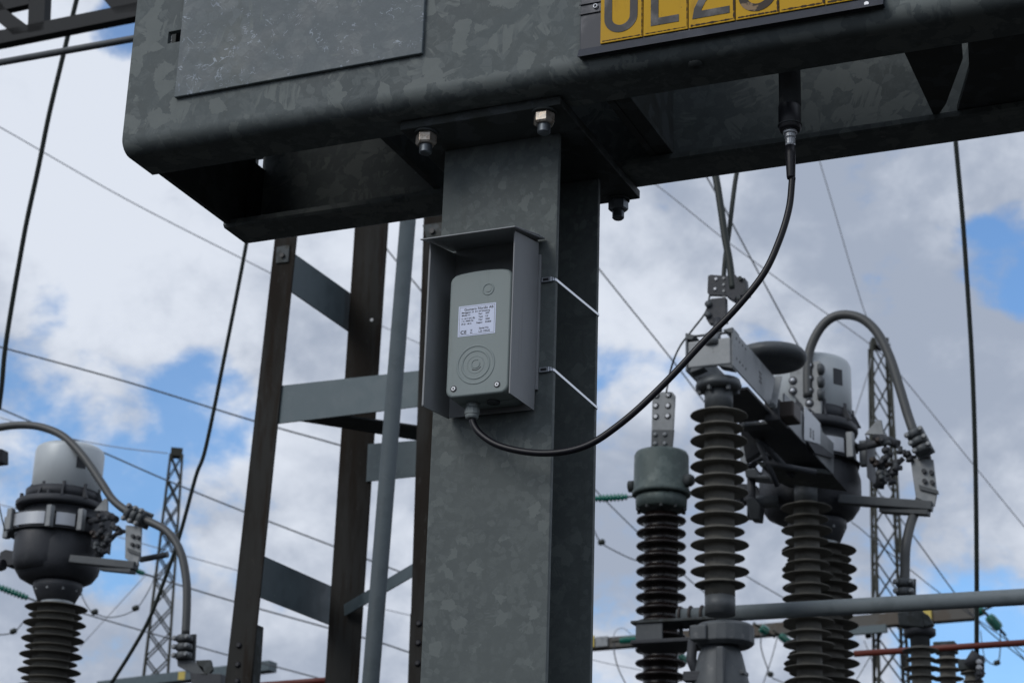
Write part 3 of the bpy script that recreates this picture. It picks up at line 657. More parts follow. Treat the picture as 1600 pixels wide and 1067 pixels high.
# arm 1: box channel going back along Y
yf1 = Y1-.10; xr = onY(1145.5, 540, yf1).x; xl = onY(1070.5, 560, yf1).x
z1t, z1b = zat(1145, 513, yf1), zat(1146, 572, yf1)
y_e = onX(1216, 620, xr).y
arm = MB()
th = .008
arm.box((xr-th, yf1, z1b), (xr, y_e, z1t)); arm.box((xl, yf1, z1b), (xl+th, y_e, z1t))
arm.box((xl+th, yf1+.012, z1t-.012), (xr-th, yf1+.03, z1t-.004))
A1 = arm.build('contact_arm', 'alu', ds, .004)
MB().box((xl+th+.001, yf1+.004, z1b+.012), (xr-th-.001, yf1+.02, z1t-.035)).build('front_panel', 'alu', ds, .008, 3)
MB().lathe((XC1, yf1+.02, z1t-.06), [(.034, 0), (.034, .05)], n=24).build('pivot_boss', 'alu', ds)
for s_ in (-1, 1):
    MB().prism([(XC1+s_*.030, yf1-.004, z1b+.008), (XC1+s_*.090, yf1-.004, z1b+.010), (XC1+s_*.094, yf1-.004, z1b-.012), (XC1+s_*.050, yf1-.004, z1b+.001)], (0, .06, 0)).build('corner_lip', 'alu_d', A1, .003)
MB().prism([(xr-.045, yf1-.001, z1t-.001), (xr-.001, yf1-.001, z1t+.006), (xr-.001, yf1-.001, z1t-.02), (xr-.02, yf1-.001, z1t-.016)], (0, .10, 0)).build('top_lip', 'alu_d', A1, .002)
MB().prism([(xl+.045, yf1-.001, z1t-.012), (xl+.001, yf1-.001, z1t+.004), (xl+.001, yf1-.001, z1t-.024), (xl+.03, yf1-.001, z1t-.03)], (0, .10, 0)).build('top_lip', 'alu_d', A1, .002)
for k in range(4):
    for j in range(2):
        q = V((xr, yf1+.05+k*.045, z1b+.05+j*.09)); MB().cyl(q, q+V((.0012, 0, 0)), .006, 8).build('slot_hole', 'dot', A1)
for k in range(3):
    for j in range(2):
        q = V((xr, yf1+.40+j*.022, z1b+.105-k*.020)); MB().box(q-V((0, .006, .006)), q+V((.0012, .006, .006))).build('stamped_mark', 'dot', A1)
MB().prism([(xl+.01, yf1+.25, z1b-.02), (xr-.01, yf1+.25, z1b-.02), (xr-.01, y_e-.02, z1b-.02), (xl+.01, y_e-.02, z1b-.02)], (0, 0, .012)).build('under_plate', 'tank', ds)
# grading ring
wr = 8.75
cr = at(1205, 560, wr)
MB().lathe(cr, [(.02, -.030), (.115, -.036), (.145, -.028), (.160, -.006), (.160, .010), (.146, .030), (.115, .038), (.02, .034)], n=56).build('grading_ring', 'alu_d', ds)
MB().bar(at(1217, 588, 8.60), at(1208, 638, 8.5), .03, .008, (1, 0, 0)).build('ring_bracket', 'alu', ds, .002)
q = at(1207, 634, 8.49); MB().cyl(q+V((0, -.01, 0)), q+V((0, .01, 0)), .014, 6, False).build('bolt', 'alu_d', ds)
# arm 2
Y2 = 8.92
c2 = onY(1262, 900, Y2); XC2 = c2.x
zt2, zb2 = zat(1261, 786, Y2), zat(1268, 1180, Y2)
sheds((XC2, Y2), zt2, zb2, .1225, .060, (zt1-zb1)/14.3, .86, par=ds)
MB().lathe((XC2, Y2, zt2-.002), [(.056, 0), (.056, zat(1261, 752, Y2)-zt2)], n=28).build('end_fitting', 'alu_d', ds)
MB().lathe((XC2, Y2, zat(1261, 754, Y2)), [(.11, 0), (.12, .006), (.12, .028)], n=32).build('top_flange', 'tank', ds)
xr2 = xr+.01
ya, yb_ = onX(1226, 650, xr2).y, onX(1303, 719, xr2).y
q0, q1, q2, q3 = onX(1226, 614, xr2), onX(1303, 692, xr2), onX(1303, 744, xr2), onX(1226, 661, xr2)
xl2 = onY(1160, 664, ya).x
A2 = MB().prism([q0, q1, q2, q3], (-.010, 0, 0)).build('contact_arm', 'alu', ds, .003)
MB().prism([q3, q2, q2+V((0, 0, .01)), q3+V((0, 0, .01))], (xl2-xr2, 0, 0)).build('arm_floor', 'tank', ds, .003)
MB().prism([q0+V((xl2-xr2, 0, -.05)), q1+V((xl2-xr2, 0, -.05)), q2+V((xl2-xr2, 0, 0)), q3+V((xl2-xr2, 0, 0))], (.010, 0, 0)).build('arm_cheek', 'alu_d', ds, .003)
MB().box((xl2-.01, ya-.02, q3.z-.004), (xr2+.002, ya+.06, q3.z+.012)).build('front_lip', 'alu_d', ds, .004)
pl = MB().prism([onX(1256, 634, xr2+.006), onX(1281, 661, xr2+.006), onX(1281, 694, xr2+.006), onX(1256, 687, xr2+.006)], (.003, 0, 0)).build('number_plate', 'white_plate', ds, .002)
for k in range(3):
    for j in range(2):
        q = onX(1266.5+j*4.2, 671+j*3.4+k*5.2, xr2+.0095); MB().box(q-V((0, .009, .006)), q+V((.001, .009, .006))).build('stamped_mark', 'dot', pl)
MB().prism([onX(1258, 690, xr2+.006), onX(1281, 697, xr2+.006), onX(1301, 713, xr2+.006), onX(1298, 716, xr2+.006), onX(1270, 708, xr2+.006)], (.012, 0, 0)).build('wear_lip', 'tank', ds)
bc = at(1230, 640, 8.62)
MB().box(bc+V((-.035, -.02, -.040)), bc+V((.035, .11, .036))).build('contact_jaw', 'brown_contact', ds, .008)
q = at(1208, 640, 8.62); MB().box(q+V((-.04, 0, -.05)), q+V((.03, .15, .05))).build('contact_finger', 'tank', ds, .006)
for (u, v, uu, vv, r, w) in ((1185, 690, 1215, 760, .012, 8.9), (1170, 668, 1240, 745, .016, 9.0), (1196, 722, 1275, 738, .014, 8.9)):
    MB().tube([at(u, v, w), at(uu, vv, w)], r, 10).build('linkage_rod', 'tank', ds)
MB().prism([at(1180, 720, 8.95), at(1290, 733, 8.95), at(1300, 741, 8.95), at(1190, 728, 8.95)], (0, .3, 0)).build('mounting_plate', 'steel_dark', ds)
# gear head, tube and clamp plates
ZTU = 3.395
t0, t1 = onZ(1056, 960, ZTU), onZ(1600, 935, ZTU); yT = (t0.y+t1.y)/2
TU = MB().cyl((t0.x, yT, ZTU), (1.2, yT, ZTU), .0335, 28).build('operating_tube', 'tube_zinc', ds)
for u in (1064, 1080, 1098):
    q = onY(u, 958, yT); MB().torus((q.x, yT, ZTU), .0375, .0062, (1, 0, 0), 28, 8).build('u_bolt', 'brown_contact', TU)
    MB().cyl((q.x, yT+.0, ZTU-.085), (q.x, yT+.0, ZTU-.045), .010, 8).build('u_bolt_end', 'alu_d', TU)
yb0 = yT-.12
zP1, zP2 = onY(1050, 967, yb0).z, onY(1050, 998, yb0).z
xk0, xk1 = onY(985, 968, yb0).x, onY(1112, 962, yb0).x
MB().box((xk0, yb0, zP1-.008), (xk1+.02, yT+.05, zP1+.004)).build('clamp_plate', 'steel_dark', ds, .002)
MB().box((xk0+.0, yb0, zP2-.012), (xk1+.05, yT+.10, zP2+.006)).build('clamp_plate', 'tank', ds, .004)
MB().box((xk0+.02, yb0+.01, zP2+.006), (xk0+.14, yb0+.02, zP1-.008)).build('clamp_web', 'alu_d', ds, .002)
gz0, gz1 = zat(1130, 1011, Y1), zat(1130, 976, Y1)
MB().lathe((XC1+.02, Y1, gz0), [(.10, 0), (.118, .012), (.118, gz1-gz0-.012), (.105, gz1-gz0)], n=20, smooth=False).build('gear_head', 'alu_d', ds, .004)
MB().box((XC1-.09, Y1-.125, gz0+.01), (XC1-.02, Y1-.07, gz1-.02)).build('gear_cover', 'alu_d', ds, .006)
MB().lathe((XC1, Y1, 0), [(.25, 0), (.25, .04), (.125, .05), (.115, zat(1122, 1067, Y1)), (.088, gz0-.03), (.075, gz0)], n=24).build('pedestal', 'alu_d', ds)
MB().box((XC1+.02, Y1-.125, 1.0), (XC1+.05, Y1-.085, gz0-.02)).build('pedestal_rib', 'alu_d', ds, .004)
q = onY(1160, 1040, Y1); MB().box(q+V((-.04, -.05, -.04)), q+V((.02, .02, -.025))).build('bracket', 'alu_d', ds, .002)
q = onY(1086, 1010, Y1)
MB().tube([onY(1083, 1000, Y1-.02), onY(1080, 1030, Y1-.02), onY(1092, 1058, Y1-.02)], .022, 10).build('crank_lever', 'tank', ds)
for zc in (1058,):
    q = onY(1085, zc, Y1); MB().box(q+V((-.02, -.09, -.03)), q+V((.14, -.04, .01))).build('crank_bracket', 'tank', ds, .004)
column((XC2, Y2), zb2, ds, .07, .12)

# --- jumper clamp with two dark conductors dropping to the disconnector
jc = thing('jumper_clamp', 'dark bolted clamp holding two hanging conductors on top of the front grey insulator', 'clamp', onY(1120, 519, yf1+.06))
yj = Y1-.02
def JP(u, v, dy=0.0): return onY(u, v, yj+dy)
def plate(parent, pts, dy, th, name, m_, bev=.002): return MB().prism([JP(u, v, dy) for u, v in pts], (0, th, 0)).build(name, m_, parent, bev)
MB().cyl(JP(1121, 522), JP(1121, 498), .020, 14).build('stem', 'tank', jc)
pj = plate(jc, ((1106, 431), (1110, 429), (1140, 431), (1140, 462), (1108, 461), (1105, 457)), 0, .02, 'pad_plate', 'tank')
for (u, v) in ((1119, 436.5), (1117.5, 452)): q = JP(u, v); MB().lathe(q, [(.0085, 0), (.0085, .003), (.004, .006)], (0, -1, 0), 12).build('bolt', 'bright', pj)
for k in range(4): q = JP(1131, 435+k*10); MB().cyl(q, q+V((0, -.005, 0)), .006, 6, False).build('bolt', 'alu', pj)
plate(jc, ((1134, 434), (1148, 428), (1152, 433), (1164, 434), (1166, 452), (1169, 459), (1150, 464), (1147, 470), (1134, 462)), -.01, .05, 'clamp_block', 'tank', .003)
for (u, v) in ((1157, 436), (1166, 457), (1155, 466)): q = JP(u, v, -.01); MB().cyl(q, q+V((0, -.012, 0)), .010, 6, False).build('clamp_bolt', 'steel_dark', jc)
lw = plate(jc, ((1112, 466), (1134, 464), (1135, 503), (1108, 506), (1103, 498), (1105, 470)), -.01, .03, 'lower_plate', 'tank', .003)
for (u, v) in ((1107, 475.5), (1106.5, 492)): MB().lathe(JP(u, v, -.012), [(.0150, 0), (.0150, .008), (.010, .013), (.005, .015)], (0, -1, 0), 14).build('round_nut', 'alu_d', lw)
cA = MB().tube(smooth_path([JP(1098, 150), JP(1110, 235), JP(1120, 285), JP(1127, 330), JP(1133, 372), JP(1140, 410), JP(1145, 452)]), .0160, 14).build('conductor', 'dark_wire')
tag(cA, 'thick black conductor hanging from behind the beam into the clamp block', 'conductor', 'conductors dropping to the disconnector')
cB = MB().tube(smooth_path([JP(1166, 180, .05), JP(1157, 240, .05), JP(1149, 283, .05), JP(1143, 330, .05), JP(1139, 365, .05), JP(1133, 405, .05), JP(1130, 445, .05)]), .0105, 12).build('conductor', 'dark_wire')
tag(cB, 'thinner black conductor crossing behind the thick one above the clamp', 'conductor', 'conductors dropping to the disconnector')

# --- cable termination with brown porcelain
YT_ = 8.25; KT = YT_/7.05
ct = thing('surge_arrester', 'glossy dark brown ribbed insulator with grey-green cap and bolted terminal plate', 'insulator', (onY(1033, 800, YT_).x, YT_, 0))
xT = onY(1033, 850, YT_).x
zc0, zc1 = zat(1033, 775, YT_), zat(1033, 707, YT_)
MB().lathe((xT, YT_, zc0), [(.112*KT, 0), (.116*KT, .004), (.116*KT, .018), (.110*KT, .026), (.1085*KT, zc1-zc0-.020), (.102*KT, zc1-zc0-.005), (.088*KT, zc1-zc0), (.02, zc1-zc0+.002)], n=48).build('cap', 'greencap', ct)
MB().lathe((xT, YT_, zat(1033, 797, YT_)), [(.085*KT, 0), (.100*KT, .004), (.102*KT, .05), (.098*KT, .062)], n=40).build('collar', 'greencap', ct)
for k in range(10):
    a_ = 2*pi*k/10; MB().cyl((xT+.093*KT*cos(a_), YT_+.093*KT*sin(a_), zat(1033, 800, YT_)), (xT+.093*KT*cos(a_), YT_+.093*KT*sin(a_), zat(1033, 795, YT_)), .009, 6, False).build('bolt', 'steel_dark', ct)
ztb = zat(1033, 803, YT_)
sheds((xT, YT_), ztb, zat(1033, 1100, YT_), .0985*KT, .066*KT, (zat(1033, 812, YT_)-zat(1033, 1021, YT_))/10.35, 1.0, m_='porc_b', par=ct, fat=True)
column((xT, YT_), zat(1033, 1100, YT_), ct)
def TP(u, v, dy=0): return onY(u, v, YT_-.03+dy)
tp = MB().prism([TP(1022, 612), TP(1050, 612), TP(1055, 618), TP(1052, 673), TP(1018, 673), TP(1019, 616)], (0, .012, 0)).build('terminal_plate', 'alu', ct, .003)
tb = MB().prism([TP(1018, 671, -.012), TP(1053, 671, -.012), TP(1050, 703, -.012), TP(1017, 703, -.012)], (0, .011, 0)).build('terminal_foot', 'alu_d', ct, .002)
for (u, v) in ((1026, 618), (1045, 617), (1025, 634), (1044, 634), (1025, 651), (1043.5, 650)):
    q = TP(u, v); MB().lathe(q, [(.0155, 0), (.0155, .002)], (0, -1, 0), 14).build('washer', 'steel_dark', tp); MB().cyl(q, q+V((0, -.010, 0)), 0.010, 6, False).build('bolt', 'bright', tp)
for (u, v) in ((1024, 679), (1039, 679), (1024, 693), (1039, 693)):
    q = TP(u, v, -.012); MB().lathe(q, [(.0115, 0), (.010, .007), (.004, .010)], (0, -1, 0), 12).build('bolt', 'alu', tb)
q = onY(1079, 750, YT_-.02); MB().lathe(q+V((-.03, 0, 0)), [(.03, 0), (.03, .03), (.02, .045)], (1, 0, 0), 14).build('side_lug', 'steel_dark', ct)
q = onY(986, 760, YT_-.02); MB().lathe(q+V((.02, 0, 0)), [(.028, 0), (.028, .03)], (-1, 0, 0), 12).build('side_lug', 'steel_dark', ct)
tag(MB().tube(smooth_path([JP(1109, 461), JP(1103, 487), JP(1083, 514), JP(1062, 542), JP(1049, 574), onY(1041, 613, YT_)]), .0042, 10).build('jumper_wire', 'dark_wire'), 'thin black jumper wire drooping from the clamp to the terminal plate of the brown insulator', 'wire')

# ================================================================== dead-tank head with pale cap (built at the left, repeated at the right)
WH = 10.6; YH = at(95, 800, WH).y
def HP(u, v, dy=0.0): return onY(u, v, YH+dy)
def hz(v, u=95): return HP(u, v).z
mpx = (HP(150, 800)-HP(50, 800)).length/100
hd_ = thing('instrument_transformer', 'instrument transformer with pale grey cap at the left edge of the photo', 'transformer', (HP(100, 800).x, YH, 0), 'capped instrument transformers')
xc = HP(107, 735).x; z0 = hz(771, 107); z1 = hz(701, 107)
xb = HP(85, 850).x
cp_ = MB().lathe((xc, YH, z0), [(.180, 0), (.187, .004), (.187, z1-z0-.035), (.180, z1-z0-.014), (.165, z1-z0-.003), (.14, z1-z0), (.02, z1-z0+.004)], n=56).build('cap', 'cap', hd_)
q = V((xc, YH, z1-.10)); a_ = radians(-37)
mbx = MB()
for (a0, a1) in ((-42, -26),):
    vs = [];
    for k in range(5):
        an = radians(a0+(a1-a0)*k/4); 
        for rr_ in (.186, .1895):
            for zz_ in (-.055, .02): vs.append((xc+rr_*cos(an), YH+rr_*sin(an), q.z+zz_))
    fs = []
    for k in range(4):
        b_ = 4*k; fs += [(b_+2, b_+6, b_+7, b_+3), (b_, b_+1, b_+5, b_+4), (b_+1, b_+3, b_+7, b_+5), (b_, b_+4, b_+6, b_+2)]
    fs += [(0, 2, 3, 1), (16, 17, 19, 18)]
    mbx.add(vs, fs)
mbx.build('gauge_window', 'tank', cp_)
MB().lathe((xb+.02, YH, hz(786)), [(.20, 0), (.20, .055)], n=40).build('throat', 'tank', hd_)
fl = MB().lathe((xb+.01, YH, hz(799)), [(.205, 0), (.235, .006), (.238, .014), (.238, .034), (.230, .042), (.20, .044)], n=48).build('flange', 'tank', hd_)
for k in range(14):
    a_ = 2*pi*k/14+.1; x_, y_ = xb+.01+.222*cos(a_), YH+.222*sin(a_)
    if k % 2: MB().cyl((x_, y_, hz(799)+.03), (x_, y_, hz(799)+.062), .011, 6, False).build('bolt', 'tank', fl)
for k in range(10):
    a_ = 2*pi*k/10+.25; x_, y_ = xc+.186*cos(a_), YH+.186*sin(a_)
    MB().cyl((x_, y_, z0-.035), (x_, y_, z0+.022), .010, 8).build('stud', 'tank', fl)
    MB().prism([(xc+.16*cos(a_-.03), YH+.16*sin(a_-.03), z0-.01), (xc+.20*cos(a_), YH+.20*sin(a_), z0-.008), (xc+.225*cos(a_), YH+.225*sin(a_), z0-.062), (xc+.17*cos(a_), YH+.17*sin(a_), z0-.062)], (.010*sin(a_), -.010*cos(a_), 0)).build('web_rib', 'tank', fl)
hB, hT = hz(913), hz(800)
MB().lathe((xb+.02, YH+.02, hB), [(.02, 0), (.09, .002), (.15, .012), (.195, .035), (.222, .075), (.230, .12), (.230, .20), (.215, .26), (.208, hT-hB)], n=56).build('tank', 'tank', hd_)
MB().lathe((HP(66, 880, -.08).x, YH-.08, hz(900)), [(.02, 0), (.10, .004), (.135, .016), (.155, .045), (.160, .09), (.160, .20), (.15, .22), (.02, .23)], n=44).build('tank_lobe', 'tank', hd_)
MB().lathe((HP(90, 920).x, YH, hz(941, 88)), [(.085, 0), (.10, .004), (.125, .06), (.132, .075), (.132, .10)], n=36).build('neck', 'tank', hd_)
for k in range(9):
    a_ = 2*pi*k/9; MB().cyl((HP(90, 920).x+.118*cos(a_), YH+.118*sin(a_), hz(926)), (HP(90, 920).x+.118*cos(a_), YH+.118*sin(a_), hz(919)), .009, 6, False).build('neck_bolt', 'alu', hd_)
xi = HP(84, 985).x
MB().lathe((xi, YH, hz(947, 84)), [(.080, 0), (.088, .004), (.088, .026)], n=32).build('collar', 'cap', hd_)
sheds((xi, YH), hz(945, 84), hz(1330, 84), .166, .098, (hz(952, 84)-hz(1050, 84))/8.0, .86, par=hd_)
column((xi, YH), hz(1330, 84), hd_, .10, .17)
# bright tank band in segments, with clamps
rB = .250
def band_seg(a0, a1, zlo, zhi, name='band_segment', m_='bright', r=rB, t_=.010):
    mb = MB(); n = 10; vs = []
    for k in range(n+1):
        an = radians(a0+(a1-a0)*k/n)
        for rr_ in (r, r+t_):
            for zz_ in (zlo, zhi): vs.append((xb+.0+rr_*sin(an), YH-rr_*cos(an), zz_))
    fs = []
    for k in range(n):
        b_ = 4*k; fs += [(b_+2, b_+6, b_+7, b_+3), (b_, b_+1, b_+5, b_+4), (b_+1, b_+3, b_+7, b_+5), (b_, b_+4, b_+6, b_+2)]
    fs += [(0, 2, 3, 1), (4*n, 4*n+1, 4*n+3, 4*n+2)]
    return mb.add(vs, fs, False).build(name, m_, hd_, .002)
zl, zh = hz(836), hz(817)
band_seg(-88, -33, zl, zh); band_seg(-23, 22, zl, zh); band_seg(35, 58, zl, zh)
band_seg(-120, 120, zl-.012, zl-.002, 'band_ledge', 'tank', r=rB-.03, t_=.035); band_seg(-120, 120, zh+.002, zh+.012, 'band_ledge', 'tank', r=rB-.03, t_=.035)
for an in (-28, 28, 64, -70, 95):
    a_ = radians(an); x_, y_ = xb+(rB+.02)*sin(a_), YH-(rB+.02)*cos(a_)
    MB().box((x_-.016, y_-.016, zl-.02), (x_+.016, y_+.02, zh+.03)).build('band_clamp', 'alu', hd_, .004)
# cluster of bolts and spring washers at the side
rnd = random.Random(3)
cl = MB().box(HP(150, 858, -.05)+V((0, -.05, 0)), HP(178, 812, .08)).build('terminal_block', 'tank', hd_, .008)
for k in range(26):
    u, v = rnd.uniform(146, 190), rnd.uniform(806, 862)
    if u > 172 and (v < 820 or v > 838): u -= 20
    q = HP(u, v, -.12-rnd.uniform(0, .05)); ax_ = V((rnd.choice([1, 1, 0]), -1 if rnd.random() < .5 else 0, .001))
    MB().lathe(q, [(.017, 0), (.017, .012), (.011, .014), (.011, .03), (.007, .032)], ax_, 10).build('terminal_bolt', rnd.choice(['tank', 'tank', 'brown_contact', 'alu_d']), cl)
for (u0, v0, u1, v1, r) in ((150, 868, 185, 830, .012), (160, 800, 182, 812, .02), (140, 815, 176, 806, .018), (156, 870, 160, 838, .02)):
    MB().tube([HP(u0, v0, -.08), HP(u1, v1, -.1)], r, 10).build('terminal_rod', 'tank', cl)
# lifting lug
MB().prism([HP(146, 798, -.1), HP(158, 784, -.1), HP(163, 778, -.1), HP(168, 779, -.1), HP(168, 799, -.1)], (0, .012, 0)).build('lifting_lug', 'alu', hd_, .004)
# terminal arm
armp = MB().bar(HP(112, 873.5, -.14), HP(213, 884, -.14), .040, .05, (0, 0, 1)).build('terminal_arm', 'alu_d', hd_, .004)
MB().bar(HP(158, 888, -.12), HP(208, 893, -.14), .022, .05, (0, 0, 1)).build('arm_rib', 'alu_d', hd_, .003)
ap = MB().prism([HP(196, 820, -.15), HP(221, 822, -.15), HP(219, 867, -.15), HP(214, 884, -.15), HP(195, 872, -.15)], (0, .012, 0)).build('arm_plate', 'alu', hd_, .003)
MB().prism([HP(199, 855, -.162), HP(219, 863, -.162), HP(219, 868, -.162), HP(199, 861, -.162)], (0, .011, 0)).build('plate_edge', 'alu_d', ap)
for (u, v) in ((209, 838), (217, 840), (208, 851), (216, 853)):
    q = HP(u, v, -.15); MB().cyl(q, q+V((0, -.015, 0)), .011, 6, False).build('bolt', 'tank', ap)
MB().cyl(HP(220, 874, -.02), HP(262, 866, -.02), .016, 12).build('side_terminal', 'alu_d', hd_)
MB().prism([HP(0, 862), HP(8, 858), (HP(30, 862)), HP(34, 880), HP(8, 884), HP(-4, 878)], (0, .08, 0)).build('left_terminal', 'tank', hd_, .004)
MB().lathe(HP(6, 882, -.05), [(.03, 0), (.035, .02), (.02, .06)], (-1, 0, 0), 14).build('left_boss', 'tank', hd_)

KS = 1.11; rel = at(108, 700, WH)-V(hd_.location)
hr = copy_tree(hd_, at(1277, 565, 9.9)-rel*KS-V(hd_.location)); hr.scale = (KS,)*3
for o_ in [x for x in COL.objects if x.parent == hr]:
    if o_.name.split('.')[0] in ('terminal_arm', 'arm_rib', 'arm_plate', 'side_terminal'): o_.location = V(o_.location)+V((-.035, 0, -.035))
    if o_.name.split('.')[0] == 'side_terminal': o_.location = V(o_.location)+V((-.17, .1, 0))
hr['label'] = 'instrument transformer with pale grey cap behind the disconnector, right of the post'
def conductor_clamp(c, d1, label, up=V((0, 0, 1)), grp='bolted conductor clamps'):
    """ribbed two-part clamp at c along conductor direction d1"""
    c = V(c); d = V(d1).normalized()
    t_ = thing('conductor_clamp', label, 'clamp', c, grp)
    s_ = d.cross(V((0, 1, 0))).normalized()
    for k in range(3):
        p = c+d*(k-1)*.044
        MB().tube([p-d*.018, p-d*.012, p+d*.012, p+d*.018], [.036, .043, .043, .036], 16).build('clamp_shell', 'alu_d', t_)
        for sgn in (-1, 1):
            q = p+s_*.036*sgn+V((0, -.03, 0)); MB().lathe(q, [(.014, 0), (.014, .012), (.008, .02)], (0, -1, 0), 8).build('bolt', 'alu', t_)
    MB().bar(c-d*.072+V((0, .036, 0)), c+d*.072+V((0, .036, 0)), .09, .014, s_).build('back_plate', 'alu_d', t_, .004)
    return t_
# left conductor and its clamps
LP = lambda u, v: HP(u, v, -.15)
cd = MB().tube(smooth_path([LP(-40, 676), LP(0, 667.5), LP(35, 664), LP(68, 668), LP(101, 683), LP(131, 714), LP(158, 753), LP(176, 780), LP(200, 799), LP(232, 814), LP(262, 831), LP(282, 862), LP(291, 905), LP(292, 945), LP(290, 990)]), .0215, 14).build('flexible_conductor', 'conductor')
tag(cd, 'thick grey conductor arching past the left pale cap and hanging down', 'conductor', 'thick flexible conductors')
conductor_clamp(LP(213, 806), LP(232, 814)-LP(196, 799), 'ribbed clamp gripping the left conductor above its transformer arm')
cl2 = conductor_clamp(LP(288, 1011), LP(288, 990)-LP(286, 1034), 'ribbed clamp at the hanging lower end of the left conductor')
MB().prism([LP(276, 1030), LP(296, 1030), LP(318, 1041), LP(321, 1055), LP(300, 1052), LP(277, 1040)], (0, .05, 0)).build('end_plate', 'alu_d', cl2, .004)
MB().prism([LP(305, 1031), LP(328, 1030), LP(332, 1046), LP(322, 1056), LP(309, 1040)], (0, .02, 0)).build('angle_plate', 'steel_dark', cl2, .003)
MB().prism([LP(296, 1050), LP(345, 1052), LP(346, 1067), LP(300, 1075)], (0, .05, 0)).build('bottom_pad', 'tank', cl2, .004)
# right conductor
YQ = at(1277, 600, 9.9).y-.15
QP = lambda u, v, dy=0.0: onY(u, v, YQ+dy)
cd = MB().tube(smooth_path([QP(1262, 620), QP(1262, 575), QP(1266, 545), QP(1281, 514), QP(1301, 496), QP(1325, 492), QP(1350, 500), QP(1372, 522), QP(1391, 560), QP(1406, 607), QP(1419, 650), QP(1430, 680),
     QP(1441, 700, .05), QP(1448, 718, .12), QP(1447, 745, .16), QP(1436, 785, .12), QP(1424, 815, .05), QP(1416, 850), QP(1414, 885), QP(1414, 930)]), .0235, 16).build('flexible_conductor', 'conductor')
tag(cd, 'thick grey conductor looping high over the right pale cap and down to a clamp', 'conductor', 'thick flexible conductors')
conductor_clamp(QP(1436, 690), QP(1443, 703)-QP(1427, 672), 'ribbed clamp gripping the right conductor at the end of its loop')
cl3 = conductor_clamp(QP(1414, 925), QP(1414, 910)-QP(1414, 940), 'ribbed clamp just above the tube where the right conductor ends')
bp = thing('terminal_pad', 'grey terminal pad with two rows of round bolts in front of the right pale cap', 'terminal pad', QP(1262, 612))
tpp = MB().prism([QP(1234, 582), QP(1243, 575), QP(1250, 568), QP(1280, 563), QP(1284, 570), QP(1284, 645), QP(1278, 660), QP(1258, 640), QP(1234, 610)], (0, .02, 0)).build('pad_plate', 'alu', bp, .005)
for (u, v) in ((1265, 571.5), (1265, 591), (1265, 610), (1265, 630), (1267, 648), (1239, 595), (1239, 611)):
    q = QP(u, v); wsh = MB().lathe(q, [(.022, 0), (.022, .003)], (0, -1, 0), 20).build('washer', 'tank', tpp); MB().lathe(q+V((0, -.003, 0)), [(.014, 0), (.013, .010), (.008, .014), (.003, .015)], (0, -1, 0), 14).build('bolt', 'bright', wsh)
for v in (577, 597, 617): q = QP(1282, v); MB().lathe(q, [(.03, -.01), (.03, .01), (.015, .02)], (1, 0, 0), 14).build('side_bolt', 'alu_d', bp)

# small post insulators at the lower right
def small_ins(u, vt, w, R, r, label, vcap, pitchpx=14, vb=1250, grp='small post insulators'):
    q = at(u, vt, w); y = q.y
    t_ = thing('post_insulator', label, 'insulator', (q.x, y, 0), grp)
    zt = onY(u, vt, y).z; zb = max(onY(u, vb, y).z, .8)
    sheds((q.x, y), zt, zb, R, r, (onY(u, vt, y).z-onY(u, vt+pitchpx, y).z), .82, par=t_)
    zc = onY(u, vcap, y).z
    MB().lathe((q.x, y, zt-.003), [(r*1.0, 0), (r*1.02, (zc-zt)*.55), (r*1.35, (zc-zt)*.6), (r*1.4, (zc-zt)*.95), (r*1.2, zc-zt)], n=24).build('end_fitting', 'alu_d', t_)
    column((q.x, y), zb, t_, r, r*1.5); return t_, y
t1_, y_ = small_ins(1438, 1010, 10.4, .098, .052, 'ribbed post insulator under the clamp of the right conductor', 976)
hd2 = MB().prism([onY(1402, 956, y_-.09), onY(1440, 952, y_-.09), onY(1453, 968, y_-.09), onY(1444, 980, y_-.09), onY(1404, 976, y_-.09)], (0, .14, 0)).build('saddle', 'steel_dark', t1_, .006)
MB().prism([onY(1440, 955, y_-.12), onY(1450, 960, y_-.12), onY(1458, 975, y_-.12), onY(1446, 978, y_-.12)], (0, .05, 0)).build('saddle_ear', 'steel_dark', t1_, .003)
MB().lathe((onY(1437, 985, y_).x, y_, onY(1437, 995, y_).z), [(.07, 0), (.085, .01), (.085, .04), (.06, .05)], n=24).build('flange', 'tank', t1_)
t2_, y2_ = small_ins(1480, 1026, 11.2, .090, .045, 'ribbed post insulator directly below the red tube', 1008)
MB().box(onY(1458, 1018, y2_-.05), onY(1497, 1006, y2_+.06)).build('tube_saddle', 'steel_dark', t2_, .006)
t3_, y3_ = small_ins(1520, 1046, 10.9, .070, .045, 'ribbed post insulator at the foot of the vertical dark line', 1034, 13)
bx_ = MB().box(onY(1497, 1046, y3_-.05), onY(1522, 1034, y3_+.06)).build('saddle', 'steel_dark', t3_, .004)
MB().tube([onY(1514, 1040, y3_-.08), onY(1527, 1020, y3_-.08)], .035, 14).build('clamp_body', 'tank', t3_)
for k in range(3):
    q = onY(1530, 1034+k*9, y3_-.10); MB().lathe(q, [(.017, 0), (.017, .01), (.009, .02)], (0, -1, 0), 12).build('bolt', 'bright' if k < 2 else 'tank', t3_)
MB().prism([onY(1518, 1018, y3_-.06), onY(1537, 1024, y3_-.06), onY(1537, 1055, y3_-.06), onY(1524, 1064, y3_-.06)], (0, .03, 0)).build('clamp_plate', 'tank', t3_, .003)
r0_, r1_ = at(1335, 1021, 11.2), onZ(1640, 1001, at(1335, 1021, 11.2).z)
tag(MB().tube([r0_, r1_], .0185, 14).build('red_tube', 'red'), 'thin red painted tube running to the right edge below the thick grey tube', 'tube')
r0_, r1_ = at(395, 1071, 11.2), onZ(530, 1061, at(395, 1071, 11.2).z)
